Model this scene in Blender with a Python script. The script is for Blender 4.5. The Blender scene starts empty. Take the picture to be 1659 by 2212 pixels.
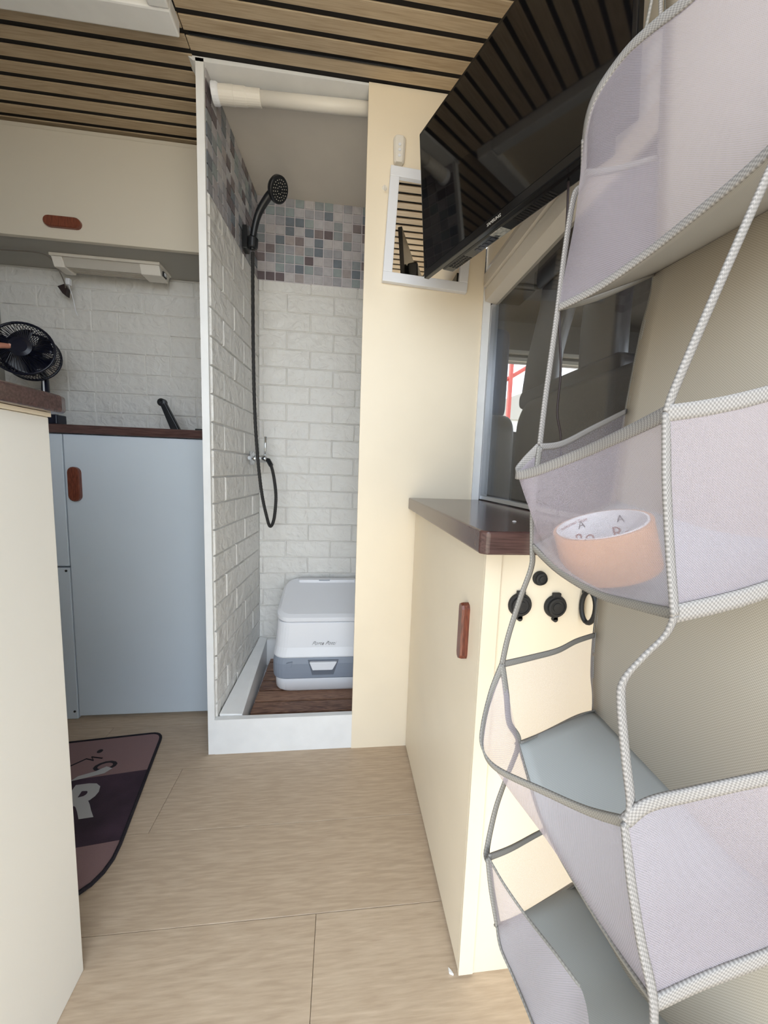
import bpy, bmesh, math, random
from mathutils import Vector, Matrix

S = bpy.context.scene
COL = S.collection
PI = math.pi
random.seed(11)

# ------------------------------------------------------------------ camera
cd = bpy.data.cameras.new('camera')
cam = bpy.data.objects.new('camera', cd); COL.objects.link(cam)
R3 = [[0.993031, -0.02183, -0.115816], [-0.112626, 0.113698, -0.987111], [0.034717, 0.993275, 0.110447]]
M4 = Matrix([R3[0] + [0.0], R3[1] + [0.0], R3[2] + [0.90], [0, 0, 0, 1]])
cam.matrix_world = M4
cd.sensor_fit = 'VERTICAL'; cd.sensor_height = 36.0
cd.lens = 36.0 * 800.0 / 2212.0
cd.clip_start = 0.01
S.camera = cam

# ------------------------------------------------------------------ light
w = bpy.data.worlds.new('sky'); S.world = w; w.use_nodes = True
bg = w.node_tree.nodes['Background']
bg.inputs['Color'].default_value = (0.80, 0.90, 1.0, 1)
bg.inputs['Strength'].default_value = 2.6
sd = bpy.data.lights.new('sun', 'SUN'); sun = bpy.data.objects.new('sun', sd); COL.objects.link(sun)
sd.energy = 6.0; sd.angle = 0.02; sd.color = (1.0, 0.93, 0.80)
sun.rotation_euler = (math.radians(-22), math.radians(-42), 0)      # high sun travelling towards +x, away from the door
S.view_settings.view_transform = 'Standard'
S.view_settings.look = 'None'
S.view_settings.gamma = 1.0
S.view_settings.use_curve_mapping = False
S.view_settings.exposure = 0.80

# ------------------------------------------------------------------ materials
def srgb(r, g, b):
    f = lambda c: (c/255/12.92) if c/255 <= 0.04045 else ((c/255+0.055)/1.055)**2.4
    return (f(r), f(g), f(b), 1)
def mat(name, col, rough=0.5, metal=0.0, bump=0.0, bscale=60, var=0.0, vscale=4, spec=0.5, coat=0.0):
    m = bpy.data.materials.new(name); m.use_nodes = True
    nt = m.node_tree; b = nt.nodes['Principled BSDF']
    c = srgb(*col)
    b.inputs['Base Color'].default_value = c
    b.inputs['Roughness'].default_value = rough; b.inputs['Metallic'].default_value = metal
    b.inputs['Specular IOR Level'].default_value = spec
    b.inputs['Coat Weight'].default_value = coat
    geo = nt.nodes.new('ShaderNodeNewGeometry')
    if var:
        n = nt.nodes.new('ShaderNodeTexNoise'); n.inputs['Scale'].default_value = vscale; n.inputs['Detail'].default_value = 4
        nt.links.new(geo.outputs['Position'], n.inputs['Vector'])
        mr = nt.nodes.new('ShaderNodeMapRange'); mr.inputs['From Min'].default_value = .3; mr.inputs['From Max'].default_value = .7
        mr.inputs['To Min'].default_value = 1-var; mr.inputs['To Max'].default_value = 1+var*0.4
        nt.links.new(n.outputs['Fac'], mr.inputs['Value'])
        mx = nt.nodes.new('ShaderNodeVectorMath'); mx.operation = 'SCALE'
        mx.inputs[0].default_value = c[:3]; nt.links.new(mr.outputs[0], mx.inputs['Scale'])
        nt.links.new(mx.outputs[0], b.inputs['Base Color'])
    if bump:
        n = nt.nodes.new('ShaderNodeTexNoise'); n.inputs['Scale'].default_value = bscale; n.inputs['Detail'].default_value = 5
        nt.links.new(geo.outputs['Position'], n.inputs['Vector'])
        bp = nt.nodes.new('ShaderNodeBump'); bp.inputs['Strength'].default_value = bump; bp.inputs['Distance'].default_value = 0.004
        nt.links.new(n.outputs['Fac'], bp.inputs['Height']); nt.links.new(bp.outputs[0], b.inputs['Normal'])
    return m
def wood(name, dark, light, axis=0, scale=14, stretch=0.06, rough=0.45, bump=0.15, rnd=True, rings=0.5):
    m = bpy.data.materials.new(name); m.use_nodes = True
    nt = m.node_tree; N = nt.nodes; L = nt.links; b = N['Principled BSDF']; b.inputs['Roughness'].default_value = rough
    geo = N.new('ShaderNodeNewGeometry'); mp = N.new('ShaderNodeMapping')
    sc = [scale, scale, scale]; sc[axis] = scale*stretch; mp.inputs['Scale'].default_value = sc
    add = N.new('ShaderNodeVectorMath'); add.operation = 'ADD'
    oi = N.new('ShaderNodeObjectInfo'); ml = N.new('ShaderNodeMath'); ml.operation = 'MULTIPLY'; ml.inputs[1].default_value = 7.0 if rnd else 0
    L.new(oi.outputs['Random'], ml.inputs[0]); L.new(geo.outputs['Position'], add.inputs[0]); L.new(ml.outputs[0], add.inputs[1])
    L.new(add.outputs[0], mp.inputs['Vector'])
    n1 = N.new('ShaderNodeTexNoise'); n1.inputs['Scale'].default_value = 1.0; n1.inputs['Detail'].default_value = 6; n1.inputs['Distortion'].default_value = 0.6
    n2 = N.new('ShaderNodeTexNoise'); n2.inputs['Scale'].default_value = 7.0; n2.inputs['Detail'].default_value = 5
    L.new(mp.outputs[0], n1.inputs['Vector']); L.new(mp.outputs[0], n2.inputs['Vector'])
    wv = N.new('ShaderNodeMath'); wv.operation = 'PINGPONG'; wv.inputs[1].default_value = 0.5
    mu = N.new('ShaderNodeMath'); mu.operation = 'MULTIPLY'; mu.inputs[1].default_value = 9.0
    L.new(n1.outputs['Fac'], mu.inputs[0]); L.new(mu.outputs[0], wv.inputs[0])
    a1 = N.new('ShaderNodeMath'); a1.operation = 'MULTIPLY_ADD'; a1.inputs[1].default_value = rings
    L.new(wv.outputs[0], a1.inputs[0]); L.new(n2.outputs['Fac'], a1.inputs[2])
    a2 = N.new('ShaderNodeMath'); a2.operation = 'ADD'; L.new(a1.outputs[0], a2.inputs[0])
    a3 = N.new('ShaderNodeMath'); a3.operation = 'MULTIPLY_ADD'; a3.inputs[1].default_value = 0.22; a3.inputs[2].default_value = -0.11
    L.new(oi.outputs['Random'], a3.inputs[0]); L.new(a3.outputs[0], a2.inputs[1])
    cr = N.new('ShaderNodeValToRGB'); cr.color_ramp.elements[0].position = .35; cr.color_ramp.elements[1].position = .85
    cr.color_ramp.elements[0].color = srgb(*dark); cr.color_ramp.elements[1].color = srgb(*light)
    L.new(a2.outputs[0], cr.inputs[0]); L.new(cr.outputs[0], b.inputs['Base Color'])
    bp = N.new('ShaderNodeBump'); bp.inputs['Strength'].default_value = bump; bp.inputs['Distance'].default_value = .002
    L.new(n2.outputs['Fac'], bp.inputs['Height']); L.new(bp.outputs[0], b.inputs['Normal'])
    return m
def brickmat(name, col):
    m = mat(name, col, rough=0.42)
    nt = m.node_tree; N = nt.nodes; L = nt.links; b = N['Principled BSDF']; geo = N['Geometry']
    oi = N.new('ShaderNodeObjectInfo'); ad = N.new('ShaderNodeVectorMath'); ad.operation = 'ADD'
    L.new(geo.outputs['Position'], ad.inputs[0]); L.new(oi.outputs['Random'], ad.inputs[1])
    n = N.new('ShaderNodeTexNoise'); n.inputs['Scale'].default_value = 26; n.inputs['Detail'].default_value = 3; n.inputs['Distortion'].default_value = 1.6
    v = N.new('ShaderNodeTexVoronoi'); v.inputs['Scale'].default_value = 34; v.feature = 'SMOOTH_F1'
    L.new(ad.outputs[0], n.inputs['Vector']); L.new(ad.outputs[0], v.inputs['Vector'])
    s = N.new('ShaderNodeMath'); s.operation = 'ADD'; L.new(n.outputs['Fac'], s.inputs[0]); L.new(v.outputs['Distance'], s.inputs[1])
    bp = N.new('ShaderNodeBump'); bp.inputs['Strength'].default_value = 0.7; bp.inputs['Distance'].default_value = 0.008
    L.new(s.outputs[0], bp.inputs['Height']); L.new(bp.outputs[0], b.inputs['Normal'])
    return m
def meshfab(name, col, dens, pitch=0.0014, amp=0.2):
    """woven translucent mesh: threads (diffuse + translucent) and open holes between them"""
    m = bpy.data.materials.new(name); m.use_nodes = True
    nt = m.node_tree; N = nt.nodes; L = nt.links; N.remove(N['Principled BSDF']); out = N['Material Output']
    d = N.new('ShaderNodeBsdfDiffuse'); t = N.new('ShaderNodeBsdfTranslucent'); tr = N.new('ShaderNodeBsdfTransparent')
    d.inputs['Color'].default_value = srgb(*col); t.inputs['Color'].default_value = srgb(*col)
    mx = N.new('ShaderNodeMixShader'); mx.inputs[0].default_value = 0.42; L.new(d.outputs[0], mx.inputs[1]); L.new(t.outputs[0], mx.inputs[2])
    uv = N.new('ShaderNodeUVMap'); sp = N.new('ShaderNodeSeparateXYZ'); L.new(uv.outputs[0], sp.inputs[0])
    def wave(sock):
        a = N.new('ShaderNodeMath'); a.operation = 'MULTIPLY'; a.inputs[1].default_value = 2*PI/pitch; L.new(sock, a.inputs[0])
        s = N.new('ShaderNodeMath'); s.operation = 'SINE'; L.new(a.outputs[0], s.inputs[0]); return s.outputs[0]
    a = N.new('ShaderNodeMath'); a.operation = 'ADD'; b = N.new('ShaderNodeMath'); b.operation = 'SUBTRACT'
    L.new(sp.outputs[0], a.inputs[0]); L.new(sp.outputs[1], a.inputs[1]); L.new(sp.outputs[0], b.inputs[0]); L.new(sp.outputs[1], b.inputs[1])
    mxm = N.new('ShaderNodeMath'); mxm.operation = 'MAXIMUM'; L.new(wave(a.outputs[0]), mxm.inputs[0]); L.new(wave(b.outputs[0]), mxm.inputs[1])
    f = N.new('ShaderNodeMath'); f.operation = 'MULTIPLY_ADD'; f.inputs[1].default_value = amp; f.inputs[2].default_value = dens; f.use_clamp = True
    L.new(mxm.outputs[0], f.inputs[0])
    m2 = N.new('ShaderNodeMixShader'); L.new(f.outputs[0], m2.inputs[0]); L.new(tr.outputs[0], m2.inputs[1]); L.new(mx.outputs[0], m2.inputs[2])
    L.new(m2.outputs[0], out.inputs['Surface'])
    return m
def weave(name, col, pitch=0.0016, amt=0.3, trans=0.0):
    m = mat(name, col, rough=0.85, spec=0.2)
    nt = m.node_tree; N = nt.nodes; L = nt.links; b = N['Principled BSDF']
    uv = N.new('ShaderNodeUVMap'); ck = N.new('ShaderNodeTexChecker'); ck.inputs['Scale'].default_value = 1/pitch
    L.new(uv.outputs[0], ck.inputs['Vector'])
    c = srgb(*col); ck.inputs['Color1'].default_value = c; ck.inputs['Color2'].default_value = [c[0]*(1-amt), c[1]*(1-amt), c[2]*(1-amt), 1]
    L.new(ck.outputs['Color'], b.inputs['Base Color'])
    return m
def glass(name, tint=(1, 1, 1), fac=0.08):
    m = bpy.data.materials.new(name); m.use_nodes = True
    nt = m.node_tree; N = nt.nodes; L = nt.links; N.remove(N['Principled BSDF'])
    t = N.new('ShaderNodeBsdfTransparent'); t.inputs[0].default_value = (*tint, 1)
    g = N.new('ShaderNodeBsdfGlossy'); g.inputs['Roughness'].default_value = 0.02
    lw = N.new('ShaderNodeLayerWeight'); lw.inputs[0].default_value = .5; pw = N.new('ShaderNodeMath'); pw.operation = 'POWER'; pw.inputs[1].default_value = 4.0
    L.new(lw.outputs['Facing'], pw.inputs[0]); fr = N.new('ShaderNodeMath'); fr.operation = 'MULTIPLY_ADD'; fr.inputs[1].default_value = .4; fr.inputs[2].default_value = .025
    L.new(pw.outputs[0], fr.inputs[0])
    mx = N.new('ShaderNodeMixShader'); L.new(fr.outputs[0], mx.inputs[0]); L.new(t.outputs[0], mx.inputs[1]); L.new(g.outputs[0], mx.inputs[2])
    L.new(mx.outputs[0], N['Material Output'].inputs['Surface']); return m

M = dict(
 cream=mat('cream paint', (240, 226, 202), .42, bump=.05, bscale=25, var=.03, vscale=6),
 offwhite=mat('off-white paint', (232, 229, 222), .5, bump=.04, bscale=30, var=.02),
 skytint=mat('cabinet paint with sky cast', (200, 209, 218), .4, bump=.04, bscale=30, var=.03),  # cool sky light on the kitchen cabinet is put into this colour
 uppercab=mat('greyed cream laminate', (215, 207, 192), .45),
 grey=mat('matt grey board', (168, 165, 158), .6),
 white=mat('white paint', (236, 236, 236), .4, var=.04, vscale=20),
 grout=mat('lilac grout', (200, 194, 198), .5),
 shceil=mat('shower ceiling paint', (214, 206, 196), .6, var=.04, vscale=9),
 plastic=mat('white plastic', (232, 233, 238), .3),
 oldplastic=mat('aged white plastic', (230, 224, 214), .4),
 greyplastic=mat('grey plastic', (140, 148, 162), .45),
 black=mat('black plastic', (22, 24, 28), .35),
 rubber=mat('dull black rubber', (34, 33, 33), .6, bump=.1, bscale=300),
 navy=mat('navy plastic', (10, 14, 34), .3),
 chrome=mat('chrome', (215, 218, 222), .12, metal=1),
 alu=mat('anodised aluminium', (190, 192, 196), .35, metal=.8),
 screen=mat('black glass screen', (9, 9, 12), .04, spec=.6),
 tvblack=mat('glossy black bezel', (20, 20, 22), .18),
 brownedge=wood('brown laminate', (60, 42, 40), (90, 66, 62), 0, 40, .08, .16, .05, False),
 handle=wood('red-brown varnished wood', (84, 40, 30), (132, 72, 52), 2, 90, .08, .3, .1),
 slat=wood('oak slat', (165, 144, 117), (192, 173, 146), 0, 40, .05, .5, .1),
 backing=mat('dark felt backing', (20, 15, 15), .8),
 plank=wood('pale oak vinyl', (178, 157, 134), (202, 182, 159), 0, 26, .10, .42, .03, True, .30),
 duck=wood('dark duckboard', (92, 62, 52), (158, 122, 100), 0, 40, .1, .45, .1),
 brickk=brickmat('white foam brick kitchen', (222, 220, 216)),
 joint=mat('foam joint', (222, 219, 214), .6),
 mirror=mat('mirror silver', (245, 246, 248), .01, metal=1),
 seat=mat('brown-grey vinyl', (92, 86, 82), .5, bump=.1, bscale=120, var=.06, vscale=12),
 seatblue=mat('navy seat cover', (48, 58, 84), .7, bump=.1, bscale=200),
 headrest=mat('dark grey vinyl', (78, 72, 70), .32, var=.08, vscale=20),
 cabroof=mat('dark headliner', (76, 72, 70), .75, bump=.1, bscale=200),
 cabdark=mat('cab trim', (60, 58, 58), .6),
 headertrim=mat('beige trim', (216, 208, 197), .5, var=.04, vscale=10),
 back=weave('beige woven panel', (186, 176, 160), .0011, .22),
 shelf=weave('grey non-woven shelf', (170, 172, 170), .0012, .08),
 under=weave('grey shelf fabric', (150, 146, 140), .0016, .12),
 bind=weave('ribbed grey binding', (150, 145, 141), .0013, .35),
 binddark=weave('slim grey binding', (138, 134, 128), .0013, .22),
 net=meshfab('lilac mesh', (200, 190, 198), .44, amp=.14),
 netfar=meshfab('thin lilac mesh', (200, 192, 202), .26, amp=.08),
 tape=mat('tan packing tape', (222, 168, 122), .35),
 core=mat('white card core', (240, 238, 240), .6),
 ink=mat('red-brown ink', (150, 84, 70), .7), inkb=mat('dark ink', (52, 52, 56), .7),
 rose=mat('dusty rose pile', (140, 112, 112), .95, bump=.4, bscale=500),
 plum=mat('dark plum pile', (66, 48, 62), .95, bump=.4, bscale=500, var=.5, vscale=9),
 rugedge=mat('black overlock', (22, 14, 26), .8, bump=.5, bscale=400),
 printgrey=mat('pale grey print', (176, 174, 174), .9),
 skin=mat('skin', (190, 130, 108), .5), sleeve=mat('dark sleeve', (40, 42, 52), .9),
 red=mat('red steel', (186, 76, 70), .6), concrete=mat('sunlit concrete', (196, 184, 164), .9, var=.1, vscale=.6),
 glass=glass('partition glass', (.80, .80, .80)), clear=glass('clear glass'),
 wire=mat('dark wire', (46, 34, 34), .5), greywire=mat('grey wire', (120, 112, 104), .5), bodywhite=mat('van body white', (225, 225, 225), .4),
 diffuser=mat('ribbed diffuser', (196, 190, 180), .25), sticker=mat('silver sticker', (190, 188, 178), .4, metal=.3, var=.5, vscale=180),
 housewall=mat('pale house wall', (226, 232, 238), .8),
)
TILES = [mat('mosaic_%d' % i, c, .22, bump=.12, bscale=90, var=.12, vscale=60) for i, c in enumerate(
 [(184, 182, 186), (160, 160, 166), (144, 150, 154), (116, 124, 134), (166, 158, 158), (130, 120, 122), (150, 160, 162), (108, 98, 102), (176, 172, 176), (190, 186, 188)])]

# ------------------------------------------------------------------ mesh helpers
class MB:
    def __init__(s): s.v = []; s.f = []; s.uv = {}
    def add(s, vs, fs):
        o = len(s.v); s.v += [tuple(v) for v in vs]; s.f += [tuple(i+o for i in f) for f in fs]; return s
    def box(s, x0, x1, y0, y1, z0, z1):
        x0, x1 = sorted((x0, x1)); y0, y1 = sorted((y0, y1)); z0, z1 = sorted((z0, z1))
        return s.add([(x0,y0,z0),(x1,y0,z0),(x1,y1,z0),(x0,y1,z0),(x0,y0,z1),(x1,y0,z1),(x1,y1,z1),(x0,y1,z1)],
                     [(0,3,2,1),(4,5,6,7),(0,1,5,4),(1,2,6,5),(2,3,7,6),(3,0,4,7)])
    def rings(s, rs, close=True, cap=True):
        n = len(rs[0]); vs = [p for r in rs for p in r]; fs = []
        for i in range(len(rs)-1):
            for j in range(n if close else n-1):
                k = (j+1) % n; fs.append((i*n+j, i*n+k, (i+1)*n+k, (i+1)*n+j))
        if cap: fs += [tuple(range(n))[::-1], tuple((len(rs)-1)*n+j for j in range(n))]
        return s.add(vs, fs)
    def tube(s, path, r, n=10, cap=True, flat=None, side=None):
        path = [Vector(p) for p in path]; rs = []; up = None
        for i, p in enumerate(path):
            t = (path[min(i+1, len(path)-1)] - path[max(i-1, 0)])
            t = t.normalized() if t.length > 1e-9 else Vector((0, 0, 1))
            if side is not None: a = Vector(side[i] if isinstance(side, list) else side)
            elif up is None: a = Vector((0, 0, 1)) if abs(t.z) < .9 else Vector((1, 0, 0))
            else: a = up
            a = (a - t*a.dot(t)).normalized(); b = t.cross(a); up = a
            ri = r[i] if isinstance(r, (list, tuple)) else r
            rb = ri if flat is None else flat
            rs.append([p + a*math.cos(2*PI*k/n)*ri + b*math.sin(2*PI*k/n)*rb for k in range(n)])
        return s.rings(rs, True, cap)
    def disc(s, c, ax, prof, n=28):
        """lathe: prof = [(radius, height along ax)]"""
        c = Vector(c); ax = Vector(ax).normalized(); a = Vector((0,0,1)) if abs(ax.z) < .9 else Vector((1,0,0))
        a = (a-ax*a.dot(ax)).normalized(); b = ax.cross(a)
        return s.rings([[c+ax*h+(a*math.cos(2*PI*k/n)+b*math.sin(2*PI*k/n))*r for k in range(n)] for r, h in prof])
    def prism(s, pts, d):
        d = Vector(d); n = len(pts); P = [Vector(p) for p in pts]
        return s.rings([P, [p+d for p in P]])
    def grid(s, rows):
        """open surface with uv in metres"""
        n = len(rows[0]); o = len(s.v); s.v += [tuple(p) for r in rows for p in r]
        U = []; 
        vlen = 0
        for i, r in enumerate(rows):
            if i: vlen += (Vector(rows[i][n//2])-Vector(rows[i-1][n//2])).length
            ul = 0; 
            for j in range(n):
                if j: ul += (Vector(r[j])-Vector(r[j-1])).length
                U.append((ul, vlen))
        for i in range(len(rows)-1):
            for j in range(n-1):
                a = i*n+j; f = (a+o, a+1+o, a+n+1+o, a+n+o); s.uv[len(s.f)] = [U[k-o] for k in f]; s.f.append(f)
        return s
def obj(name, mb, m, parent=None, bevel=0, smooth=False, solid=0, subd=0, seg=2):
    me = bpy.data.meshes.new(name); me.from_pydata(mb.v, [], mb.f)
    if mb.uv:
        uvl = me.uv_layers.new(name='UVMap')
        for fi, us in mb.uv.items():
            for li, u in zip(me.polygons[fi].loop_indices, us): uvl.data[li].uv = u
    bm = bmesh.new(); bm.from_mesh(me); 
    if not mb.uv: bmesh.ops.recalc_face_normals(bm, faces=bm.faces)
    bm.to_mesh(me); bm.free()
    me.materials.append(m)
    if smooth or bevel:
        for p in me.polygons: p.use_smooth = smooth
    o = bpy.data.objects.new(name, me); COL.objects.link(o)
    if parent is not None:
        q = parent; off = Vector((0, 0, 0))
        while q is not None: off += Vector(q.location); q = q.parent
        o.parent = parent; o.location = -off
    if bevel:
        b = o.modifiers.new('bevel', 'BEVEL'); b.width = bevel; b.segments = seg; b.limit_method = 'ANGLE'; b.angle_limit = math.radians(40)
    if subd:
        b = o.modifiers.new('subd', 'SUBSURF'); b.levels = subd; b.render_levels = subd
    if solid:
        b = o.modifiers.new('solid', 'SOLIDIFY'); b.thickness = solid; b.offset = 0
    return o
def tag(o, label=None, cat=None, group=None, kind=None):
    if label: o['label'] = label
    if cat: o['category'] = cat
    if group: o['group'] = group
    if kind: o['kind'] = kind
    return o
def thing(name, loc, label, cat, group=None):
    o = bpy.data.objects.new(name, None); COL.objects.link(o); o.location = loc; o.empty_display_size = .05
    return tag(o, label, cat, group)
def struct(name, mb, m, label=None, parent=None, **k):
    o = obj(name, mb, m, parent, **k)
    if parent is None: tag(o, label, None, None, 'structure')
    return o
def B(*a): return MB().box(*a)
def text(name, body, size, loc, rot, m, parent, shear=0, extr=.0002, ax='CENTER', off=0):
    cu = bpy.data.curves.new(name, 'FONT'); cu.body = body; cu.size = size; cu.extrude = extr; cu.shear = shear; cu.align_x = ax; cu.align_y = 'CENTER'; cu.offset = off; cu.resolution_u = 3
    t = bpy.data.objects.new('tmp', cu); COL.objects.link(t)
    me = bpy.data.meshes.new_from_object(t.evaluated_get(bpy.context.evaluated_depsgraph_get()))
    bpy.data.objects.remove(t); me.transform(Matrix.Translation(loc) @ rot.to_4x4() if hasattr(rot, 'to_4x4') else Matrix.Translation(loc))
    me.materials.clear(); me.materials.append(m)
    o = bpy.data.objects.new(name, me); COL.objects.link(o)
    q = parent; off_ = Vector((0, 0, 0))
    while q is not None: off_ += Vector(q.location); q = q.parent
    o.parent = parent; o.location = -off_
    return o
def smoothpath(pts, n=8):
    P = [Vector(p) for p in pts]; out = []
    for i in range(len(P)-1):
        a, b, c, d = P[max(i-1, 0)], P[i], P[i+1], P[min(i+2, len(P)-1)]
        for k in range(n):
            t = k/n
            out.append(0.5*((2*b)+(c-a)*t+(2*a-5*b+4*c-d)*t*t+(3*b-a-3*c+d)*t**3))
    out.append(P[-1]); return out
def resample(pts, n):
    P = [Vector(p) for p in pts]; L = [0]
    for i in range(1, len(P)): L.append(L[-1]+(P[i]-P[i-1]).length)
    out = []
    for k in range(n):
        s = L[-1]*k/(n-1); i = 1
        while i < len(L)-1 and L[i] < s: i += 1
        t = (s-L[i-1])/max(L[i]-L[i-1], 1e-9); out.append(P[i-1].lerp(P[i], t))
    return out

CZ = 1.935      # underside of the dark ceiling backing
# ------------------------------------------------------------------ setting: floor
floor = struct('floor', B(-1.30, .47, -.06, 1.62, -.05, -.008), M['backing'], 'pale oak-look vinyl plank floor of the camper van')
seams = [-.06, .07, .268, .468, .667, .869, 1.067, 1.265, 1.463, 1.62]
for i in range(9):
    xs = [-1.3] + sorted([[-.55], [.05], [-.35], [-.032], [-.62, .30], [-.45], [-.75, .27], [-.045], [-.7], [.1]][i if i != 3 else 3]) + [.47]
    if i == 4: xs = [-1.3, -.70, .30, .47]
    if i == 7: xs = [-1.3, -.045, .47]
    for a, b in zip(xs, xs[1:]):
        obj('plank', B(a+.0004, b-.0004, seams[i]+.0004, seams[i+1]-.0004, -.008, 0), M['plank'], floor, bevel=.0006, seg=1)
# ground outside
gr = obj('ground', B(-14, 14, -16, 18, -.62, -.55), M['concrete']); tag(gr, 'sunlit pale concrete ground outside the van', None, None, 'structure')

# ------------------------------------------------------------------ walls
def bricks(parent, rows, x_of, zlo, zhi, pitch, half, width, place, m, seedv):
    """one proud brick per cell; place(u0,u1,z0,z1) -> MB"""
    pass
def brickbox(x0, x1, z0, z1, y, d):
    """back-wall brick facing -y: chamfered, slightly uneven"""
    e = .0030; d *= random.uniform(.8, 1.25)*.7; g = .0007
    x0 += g; x1 -= g; z0 += g; z1 -= g
    e = min(e, (x1-x0)*.3, (z1-z0)*.3)
    mb = MB(); f = [(x0, y, z0), (x1, y, z0), (x1, y, z1), (x0, y, z1)]; t = [(x0+e, y-d, z0+e), (x1-e, y-d, z0+e), (x1-e, y-d, z1-e), (x0+e, y-d, z1-e)]
    mb.add(f+t, [(0,1,2,3),(7,6,5,4),(0,4,5,1),(1,5,6,2),(2,6,7,3),(3,7,4,0)]); return mb
wall_back = struct('wall_back', B(-1.30, .47, 1.60, 1.64, -.05, 1.96), M['joint'], 'rear side wall of the van behind kitchen and shower, clad in white foam bricks')
random.seed(5)
z = 1.02 - .0; r = 0
zr = [1.012 + .0755*k for k in range(9)]
for r in range(8):
    z0 = zr[r]; z1 = min(zr[r+1], 1.598); W_ = .187; off = (-.677 if r % 2 == 1 else -.58)
    x = off - W_*4
    while x < -.41:
        a = max(x, -1.268); b = min(x+W_, -.402)
        if b-a > .01:
            if random.random() < .3 and b-a > .15: cells = [(a, (a+b)/2), ((a+b)/2, b)]
            else: cells = [(a, b)]
            for c in cells: obj('brick', brickbox(c[0], c[1], z0, z1, 1.60, .006), M['brickk'], wall_back)
        x += W_
for r in range(22):
    z0 = .09 + .0713*r; z1 = z0+.0713
    if z0 > 1.62: break
    z1 = min(z1, 1.632); off = (-.231 if r % 2 == 0 else -.138)-.187
    x = off - .187
    while x < .13:
        a = max(x, -.343); b = min(x+.187, .134)
        if b-a > .012: obj('brick', brickbox(a, b, z0, z1, 1.60, .006), M['brickk'], wall_back)
        x += .187
# mosaic tiles band of the shower
random.seed(9)
tb = obj('mosaic_sheet', B(-.352, .134, 1.594, 1.5995, 1.628, CZ-.001), M['grout'], wall_back)
nx, nz = 13, 9; px_, pz_ = .4855/nx, (CZ-1.628)/nz
tmesh = {}
for i in range(nx):
    for k in range(nz):
        x0 = -.352+i*px_; z0 = 1.628+k*pz_
        obj('tile', MB().box(x0+.0021, x0+px_-.0021, 1.5905, 1.5942, z0+.0021, z0+pz_-.0021), random.choice(TILES), wall_back, bevel=.001, seg=1)

# shower partition (left wall of the cubicle) is very slightly skewed
def px_left(y): return -.374 + (y-1.125)/(1.60-1.125)*.030
wp = MB(); Y0, Y1 = 1.125, 1.60
wp.rings([[(-.392, Y0, 0), (px_left(Y0)-.003, Y0, 0), (px_left(Y1)-.003, Y1, 0), (-.392, Y1, 0)], [(-.392, Y0, CZ-.004), (px_left(Y0)-.003, Y0, CZ-.004), (px_left(Y1)-.003, Y1, CZ-.004), (-.392, Y1, CZ-.004)]])
wall_shower = struct('wall_shower', wp, M['white'], 'thin white partition between kitchen and shower with foam bricks inside')
def sidebrick(y0, y1, z0, z1, d=.006):
    g = .0009; e = .0030; y0 += g; y1 -= g; z0 += g; z1 -= g; d *= random.uniform(.8, 1.25)
    q = lambda y, z, k: (px_left(y)-.003+k, y, z)
    e = min(e, (y1-y0)*.3, (z1-z0)*.3)
    mb = MB(); mb.add([q(y0,z0,0), q(y1,z0,0), q(y1,z1,0), q(y0,z1,0), q(y0+e,z0+e,d), q(y1-e,z0+e,d), q(y1-e,z1-e,d), q(y0+e,z1-e,d)],
       [(0,1,2,3),(7,6,5,4),(0,4,5,1),(1,5,6,2),(2,6,7,3),(3,7,4,0)]); return mb
for r in range(22):
    z0 = .08 + .0785*r; z1 = z0 + .0785
    lim = lambda y: 1.70 - (y-1.125)*.15
    y = 1.130 - (.094 if r % 2 else 0)
    while y < 1.59:
        a = max(y, 1.132); b = min(y+.187, 1.596)
        zz = min(z1, 1.628)
        if b-a > .012 and zz-z0 > .01: obj('brick', sidebrick(a, b, z0, zz), M['brickk'], wall_shower)
        y += .187
for i in range(13):
    for k in range(9):
        y0 = 1.132+i*.0355; z0 = 1.632+k*.0335
        a = MB(); q = lambda y, z, kk: (px_left(y)-.003+kk, y, z)
        y1 = y0+.0325; z1 = min(z0+.0305, CZ-.006)
        a.rings([[q(y0,z0,0), q(y1,z0,0), q(y1,z1,0), q(y0,z1,0)], [q(y0+.001,z0+.001,.004), q(y1-.001,z0+.001,.004), q(y1-.001,z1-.001,.004), q(y0+.001,z1-.001,.004)]])
        obj('tile', a, random.choice(TILES), wall_shower)
# front strip of the partition and lip at the ceiling
struct('trim_1', B(-.394, -.374, 1.118, 1.127, 0, CZ-.004), M['white'], 'narrow white edge strip on the front of the shower partition')
struct('trim_2', MB().prism([(-.415, 1.118, CZ-.001), (.052, 1.118, CZ-.001), (.052, 1.118, CZ-.007), (-.40, 1.118, CZ-.012)], (0, .06, 0)), M['white'], 'thin white lip along the top front of the shower opening')
# panel right of the shower
wall_right = struct('wall_right', B(.050, .402, 1.114, 1.132, 0, CZ-.002), M['cream'], 'tall cream panel to the right of the shower holding the mirror')
struct('trim_3', B(.402, .424, 1.108, 1.134, .80, 1.47), M['white'], 'white edge strip on the right side of the cream panel')
struct('wall_shower_right', B(.135, .150, 1.134, 1.60, 0, CZ-.002), M['white'], 'right inner wall of the shower cubicle')
wcc = struct('ceiling_shower', B(-.372, .134, 1.135, 1.592, CZ-.004, CZ+.02), M['shceil'], 'plain off-white ceiling board inside the shower')
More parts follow.
